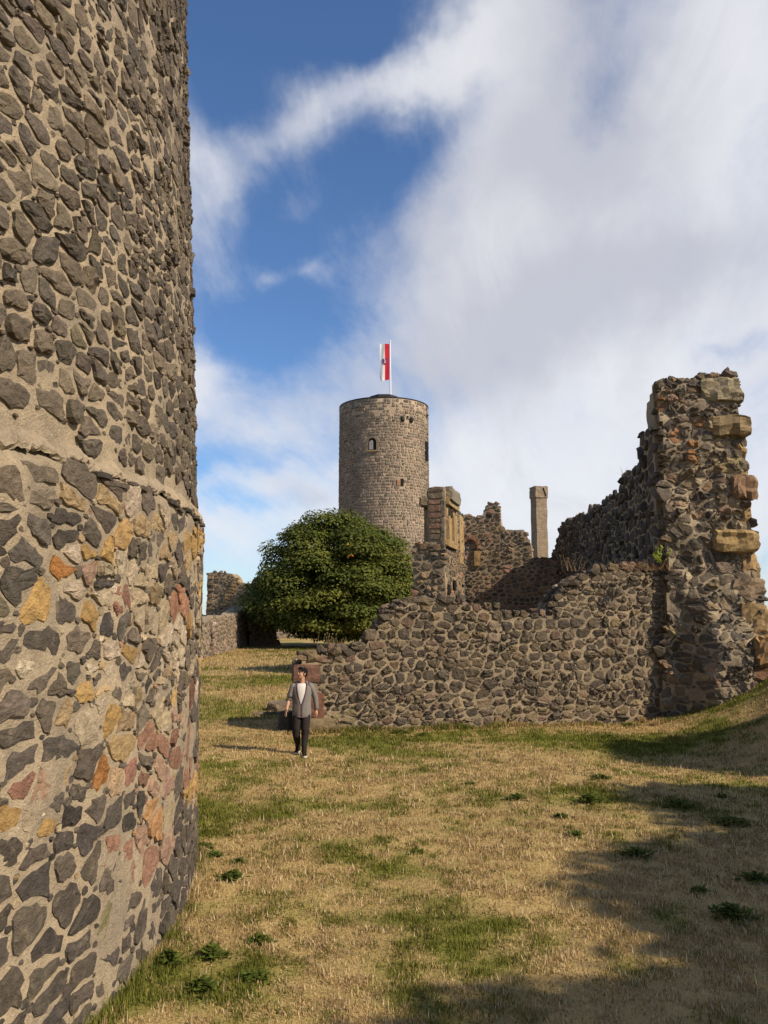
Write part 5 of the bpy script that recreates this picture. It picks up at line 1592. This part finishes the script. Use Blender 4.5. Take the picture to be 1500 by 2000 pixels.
    for s, (a, b, c) in arms.items():
        A_, B_, C_ = Vector(a), Vector(b), Vector(c)
        end = 0.16 if s < 0 else 0.93
        path = [(*(A_ + Vector((-s * 0.055, 0, 0.012))), 0.070, 0.082), (*(A_ + Vector((0, 0, -0.01))), 0.072, 0.080), (*A_.lerp(B_, 0.35), 0.066, 0.072), (*A_.lerp(B_, 0.7), 0.060, 0.064), (*B_, 0.057, 0.060)]
        for t in (np.linspace(0.05, end, 3) if s < 0 else np.linspace(0.15, end, 6)):
            path.append((*B_.lerp(C_, t), 0.057 - 0.012 * t, 0.058 - 0.010 * t))
        V, Fc = limb_loft(path, 16)
        V = [v + Vector((0.004 * math.sin(v.z * 70 + i), 0.004 * math.sin(v.z * 55 + i * 2), 0)) for i, v in enumerate(V)]
        sl = child('sleeve', V, Fc, M_CLOTH, GREY, card)
        e0 = B_.lerp(C_, end - (0.06 if s < 0 else 0.05)); e1 = B_.lerp(C_, end + 0.06)
        V, Fc = limb_loft([(*e0, 0.058 if s < 0 else 0.046, 0.060 if s < 0 else 0.048), (*e0.lerp(e1, .5), 0.062 if s < 0 else 0.047, 0.062 if s < 0 else 0.049), (*e1, 0.054 if s < 0 else 0.042, 0.056 if s < 0 else 0.044)], 14)
        child('cuff', V, Fc, M_CLOTH, (0.10, 0.088, 0.082) if s < 0 else (0.20, 0.165, 0.16), card)
    # maroon edging along the opening and hem
    for side_ in (0, n):
        E_ = [rings[i][side_] for i in range(nl)]
        V = []
        for p in E_:
            o2 = Vector((p.x, p.y, 0)).normalized()
            V += [p + o2 * 0.004 + Vector((-0.007, 0, 0)), p + o2 * 0.007 + Vector((0.007, 0, 0)), p - o2 * 0.016]
        Fc = [(i * 3 + k, i * 3 + (k + 1) % 3, i * 3 + 3 + (k + 1) % 3, i * 3 + 3 + k) for i in range(nl - 1) for k in range(3)]
        child('edging', V, Fc, M_CLOTH, (0.12, 0.06, 0.065), card)
    V = [q + Vector((q.x, q.y, 0)).normalized() * 0.004 + Vector((0, 0, dz)) for dz in (-0.012, 0.045) for q in rings[0]]
    Fc = [(k, k + 1, m_ + k + 1, m_ + k) for k in range(n)]
    child('hem', V, Fc, M_CLOTH, (0.16, 0.125, 0.125), card)
    # hood lying on the shoulders behind the neck
    V, Fc = limb_loft([(-0.13, 0.03, 1.43, 0.03, 0.03), (-0.09, 0.075, 1.47, 0.035, 0.035), (0, 0.095, 1.48, 0.05, 0.05), (0.09, 0.075, 1.47, 0.035, 0.035), (0.13, 0.03, 1.43, 0.03, 0.03)], 10)
    child('collar', V, Fc, M_CLOTH, GREY, card)
    # shoes
    for s, (h, k, a) in legs.items():
        ang = R(-14 if s < 0 else 8)
        rt = Matrix.Rotation(ang, 3, 'Z')
        c = Vector((a[0], a[1], a[2] - 0.10))
        prof = [(0.075, 0.030, 0.075), (0.03, 0.040, 0.085), (-0.03, 0.043, 0.088), (-0.09, 0.046, 0.066), (-0.14, 0.046, 0.050), (-0.18, 0.036, 0.040), (-0.198, 0.018, 0.032)]
        rings2 = [[c + rt @ Vector((w_ * math.cos(6.2832 * j / 14) * (1.0 if math.sin(6.2832 * j / 14) < 0.3 else 0.85), y_, max(0.022, 0.022 + (hh - 0.022) * (0.5 + 0.5 * math.sin(6.2832 * j / 14))))) for j in range(14)] for (y_, w_, hh) in prof]
        V, Fc = loft(rings2); sh = child('shoe', V, Fc, M_CLOTH, (0.016, 0.014, 0.015))
        out = []
        for (y_, w_, hh) in prof: out.append((w_ + 0.004, y_))
        ol = [c + rt @ Vector((w_, y_, 0)) for w_, y_ in out] + [c + rt @ Vector((-w_, y_, 0)) for w_, y_ in out[::-1]]
        ol[6] += rt @ Vector((0, -0.006, 0)); ol[7] += rt @ Vector((0, -0.006, 0))
        V, Fc = loft([[p + Vector((0, 0, z)) for p in ol] for z in (-0.004, 0.026)]); child('sole', V, Fc, M_CLOTH, (0.62, 0.58, 0.53), sh, False)


man()

# ------------------------------------------------------------------ small things
def small_things():
    r = np.random.default_rng(81)
    # dark round stone stub beside the wall end
    X, Y = _gp(560, 1424); Z = float(g(X, Y))
    B = thing('stone_stub', (X, Y, Z), 'short dark round stone stub standing behind the man', 'stone stub')
    rings = []
    for (z, q) in ((-0.1, 0.215), (0.0, 0.215), (0.2, 0.208), (0.38, 0.205), (0.425, 0.198), (0.445, 0.165)):
        rings.append([Vector((X, Y, Z + z)) + Vector(((q + 0.008 * (k % 2)) * math.cos(6.2832 * k / 24), (q + 0.008 * (k % 2)) * math.sin(6.2832 * k / 24), r.normal() * 0.003)) for k in range(24)])
    V, Fc = loft(rings); wobj('drum', V, Fc, M_STONE, B, (0.055, 0.055, 0.052), False)
    rings = [[Vector((X, Y, Z + z)) + Vector((q * math.cos(6.2832 * k / 20), q * math.sin(6.2832 * k / 20), 0)) for k in range(20)] for z, q in ((0.43, 0.16), (0.455, 0.15))]
    V, Fc = loft(rings); wobj('worn_top', V, Fc, M_STONE, B, (0.08, 0.075, 0.065))
    # flat stones lying on the lawn beyond
    for (px, py, s, lab, sd) in ((553, 1384, (0.95, 0.8, 0.34), 'flat brown stone slab lying beyond the round stub', 1), (527, 1395, (0.45, 0.4, 0.10), 'small grey stone half sunk in the grass beyond the stub', 2), (506, 1398, (0.3, 0.3, 0.08), 'smallest pale stone lying left of the slab on the grass', 3)):
        X, Y = _gp(px, py); Z = float(g(X, Y))
        T = thing('loose_stone', (X, Y, Z), lab, 'stone', 'stones lying on the lawn')
        V, Fc = rough_block((X, Y, Z + s[2] * 0.3), s, 0.3, 0.5, 0.03, 4, 500 + sd)
        o = wobj('slab', V, Fc, M_STONE, T, (0.17, 0.13, 0.095))
        V, Fc = boulder((X + s[0] * 0.3, Y - s[1] * 0.4, Z + 0.02), (s[0] * 0.3, s[1] * 0.3, s[2] * 0.3), 600 + sd, 1); wobj('chip', V, Fc, M_STONE, T, (0.15, 0.12, 0.09))
    # leafy weeds in the turf
    WG = [(0.070, 0.092, 0.012), (0.088, 0.108, 0.016), (0.055, 0.076, 0.011)]

    def weed(px, py, w, h, n, label, Y=None, z=None, pal=WG, ls=0.05, name='weed_clump'):
        if Y is None:
            X, Y_ = _gp(px, py); Z = float(g(X, Y_))
            for _ in range(3):
                d = ray(px, py); t = (Z - ZC) / d.z; X, Y_ = d.x * t, d.y * t; Z = float(g(X, Y_))
        else:
            p = at(px, py, Y); X, Y_, Z = p.x, Y, p.z
        T = thing(name, (X, Y_, Z), label, 'weed', 'weeds in the turf')
        V, Fc, C = [], [], []
        M = MB()
        lob = r.uniform(0, 6.283, 4)
        for k in range(int(n * 0.8)):
            a = r.uniform(0, 6.283); q = r.random() ** 0.62
            q *= 0.62 + 0.38 * math.sin(2 * a + lob[0]) * math.sin(3 * a + lob[1]) + 0.28 * math.sin(5 * a + lob[2]) + (0.5 if r.random() < 0.08 else 0)
            fx, fy = w * q * math.cos(a), w * 0.8 * q * math.sin(a)
            edge = 1 - 0.6 * q
            c = Vector((X + fx, Y_ + fy, Z + h * r.uniform(0.1, 1.15) * max(edge, 0.3)))
            d = Vector((math.cos(a) + r.normal() * .6, math.sin(a) + r.normal() * .6, r.uniform(-0.2, 0.7))).normalized()
            sd = d.cross(Vector((0, 0, 1))).normalized(); s = ls * r.uniform(0.6, 1.4)
            up = sd.cross(d)
            M.add([c - d * s * .8, c + sd * s * 0.45 - up * s * 0.1, c + d * s * 0.3 + up * s * 0.12, c + d * s, c - sd * s * 0.45 - up * s * 0.1], [(0, 1, 2), (1, 3, 2), (2, 3, 4), (0, 2, 4)], vary(pick(pal, r), r, 0.2))
        o = M.build('leaves', M_LEAF, T); o['kind'] = 'stuff'
        M2 = MB()
        for k in range(5):
            a = r.uniform(0, 6.283); p0 = Vector((X, Y_, Z - 0.02)); p1 = p0 + Vector((w * .5 * math.cos(a), w * .4 * math.sin(a), h * .8)); e = Vector((0.003, 0.003, 0))
            M2.add([p0 - e, p0 + e, p1 + e, p1 - e], [(0, 1, 2, 3)], (0.07, 0.10, 0.03))
        M2.build('stems', M_LEAF, T)['kind'] = 'stuff'
        return T
    W_ = [(455, 1718, .17, .09, 220, 'round green weed rosette at the right foot of the near tower'), (330, 1884, .15, .11, 200, 'leafy weed clump against the foot of the near tower, left of the bare grass'),
          (412, 1870, .14, .10, 160, 'leafy green weed in the middle of the foreground cluster'), (395, 1936, .15, .09, 180, 'lowest weed of the foreground cluster near the tower'), (492, 1915, .16, .07, 170, 'rightmost dark weed of the foreground cluster'),
          (505, 1840, .11, .06, 110, 'small weed above the foreground cluster'), (398, 1657, .16, .07, 150, 'low weed tuft touching the tower edge'), (420, 1672, .12, .05, 90, 'thin weed just right of the tower-edge tuft'), (466, 1685, .10, .05, 80, 'tiny weed between the rosette and the tower-edge tuft'),
          (795, 1418, .20, .24, 260, 'bright bushy weed at the foot of the low wall'), (778, 1432, .34, .08, 220, 'flat weed mat below the bushy weed at the low wall'), (826, 1438, .22, .07, 130, 'small green weed right of the bushy weed at the low wall'),
          (690, 1425, .40, .08, 180, 'green weeds close to the wall foot just right of the man'), (1150, 1568, .34, .12, 380, 'large green weed patch at the edge of the tree shade'), (1010, 1562, .20, .10, 170, 'weed clump left of the large patch at the shade edge'),
          (1095, 1598, .14, .07, 110, 'small weed below the large patch at the shade edge'), (1125, 1633, .18, .06, 110, 'thin weed strip below the large patch'), (1175, 1521, .26, .07, 180, 'lone flat weed on the dry grass above the large patch'), (918, 1533, .18, .05, 110, 'lone small weed on the pale dry grass in mid lawn'),
          (1328, 1577, .34, .10, 260, 'dark weed clump in the tree shade at mid right'), (1240, 1672, .30, .09, 240, 'dark spreading weed at the corner of the tree shade'), (1425, 1612, .40, .11, 300, 'broad dark weed patch in shade near the right edge'), (1412, 1558, .16, .05, 90, 'small dark weed above the broad shaded patch'),
          (1425, 1790, .24, .11, 280, 'tall dark weed clump in the near shade at right'), (1365, 1742, .12, .05, 80, 'tiny dark weed above the tall shaded clump'), (1475, 1722, .26, .10, 200, 'dark weed patch cut by the right edge'), (1215, 1410, .18, .07, 100, 'green weed at the wall foot left of the wall corner'), (1230, 1417, .3, .06, 120, 'low weed mat below the one at the wall corner foot'),
          (815, 1665, .09, .04, 60, 'tiny lone weed on dry grass in the centre of the lawn'), (1190, 1440, .5, .06, 200, 'long green weed strip along the shaded slope below the wall corner')]
    for (px, py, w, h, n, lab) in W_: weed(px, py, w, h, n, lab, ls=0.040 + 0.0012 * max(0, (1500 - py) / 10) ** 0.9)

    # plants on the wall tops
    def stalks(px, py, Y, n, h, spread, label, col, lean=0.25, heads=True, cat='dry plant', leafy=0):
        p = at(px, py, Y)
        T = thing('wall_plant', tuple(p), label, cat, 'plants growing on the ruins')
        M = MB(); L = MB()
        for k in range(n):
            b = p + Vector((r.normal() * spread, r.normal() * 0.12, -0.05)); hh = h * r.uniform(0.5, 1.15)
            t = b + Vector((r.normal() * lean * hh, r.normal() * lean * hh, hh)); m_ = b.lerp(t, 0.55) + Vector((r.normal() * .02, 0, 0)); w = Vector((0.0045, 0.003, 0))
            M.add([b - w, b + w, m_ + w * .8, m_ - w * .8, t + w * .4, t - w * .4], [(0, 1, 2, 3), (3, 2, 4, 5)], vary(col, r, 0.2))
            if heads:
                V, Fc = boulder(t, (0.035, 0.035, 0.05), int(r.integers(1e6)), 1); L.add(V, Fc, vary(col, r, 0.2))
            for q in range(leafy):
                c = b.lerp(t, r.uniform(0.2, 1)); d = Vector(r.normal(size=3)).normalized(); e = d.orthogonal().normalized(); s = r.uniform(0.03, 0.07)
                L.add([c - d * s, c + e * s * .5, c + d * s, c - e * s * .5], [(0, 1, 2, 3)], vary((0.25, 0.28, 0.03), r, 0.2))
        M.build('stems', M_LEAF, T)['kind'] = 'stuff'
        if L.V: L.build('seed_heads' if heads else 'leaves', M_LEAF, T)['kind'] = 'stuff'
    stalks(1284, 1096, 21.6, 9, 0.40, 0.10, 'bright yellow-green sprig on the low wall at the tall wall corner', (0.16, 0.17, 0.03), 0.3, False, 'plant', 14)
    stalks(1265, 1110, 21.9, 90, 0.26, 0.30, 'tuft of rusty dry grass beside the yellow-green sprig', (0.22, 0.125, 0.05), 1.0, False)
    stalks(1195, 1108, 21.9, 40, 0.16, 0.6, 'thin dry grass along the low wall crest', (0.20, 0.14, 0.07), 0.9, False)
    stalks(1122, 1112, 22.2, 12, 0.38, 0.22, 'dry stalks with seed heads at the left shoulder of the low wall', (0.20, 0.14, 0.08), 0.18)
    stalks(1215, 926, 25.5, 8, 0.30, 0.10, 'bare dry twig on a step of the shaded wall', (0.10, 0.08, 0.06), 0.5, False)
    stalks(645, 1262, 21.6, 14, 0.35, 0.12, 'thin dry stalks on the low left end of the wall', (0.18, 0.14, 0.06), 0.2)
    stalks(668, 1260, 21.7, 30, 0.22, 0.20, 'short dry grass tuft on the crest right of the thin stalks', (0.24, 0.17, 0.08), 0.45, False)


small_things()
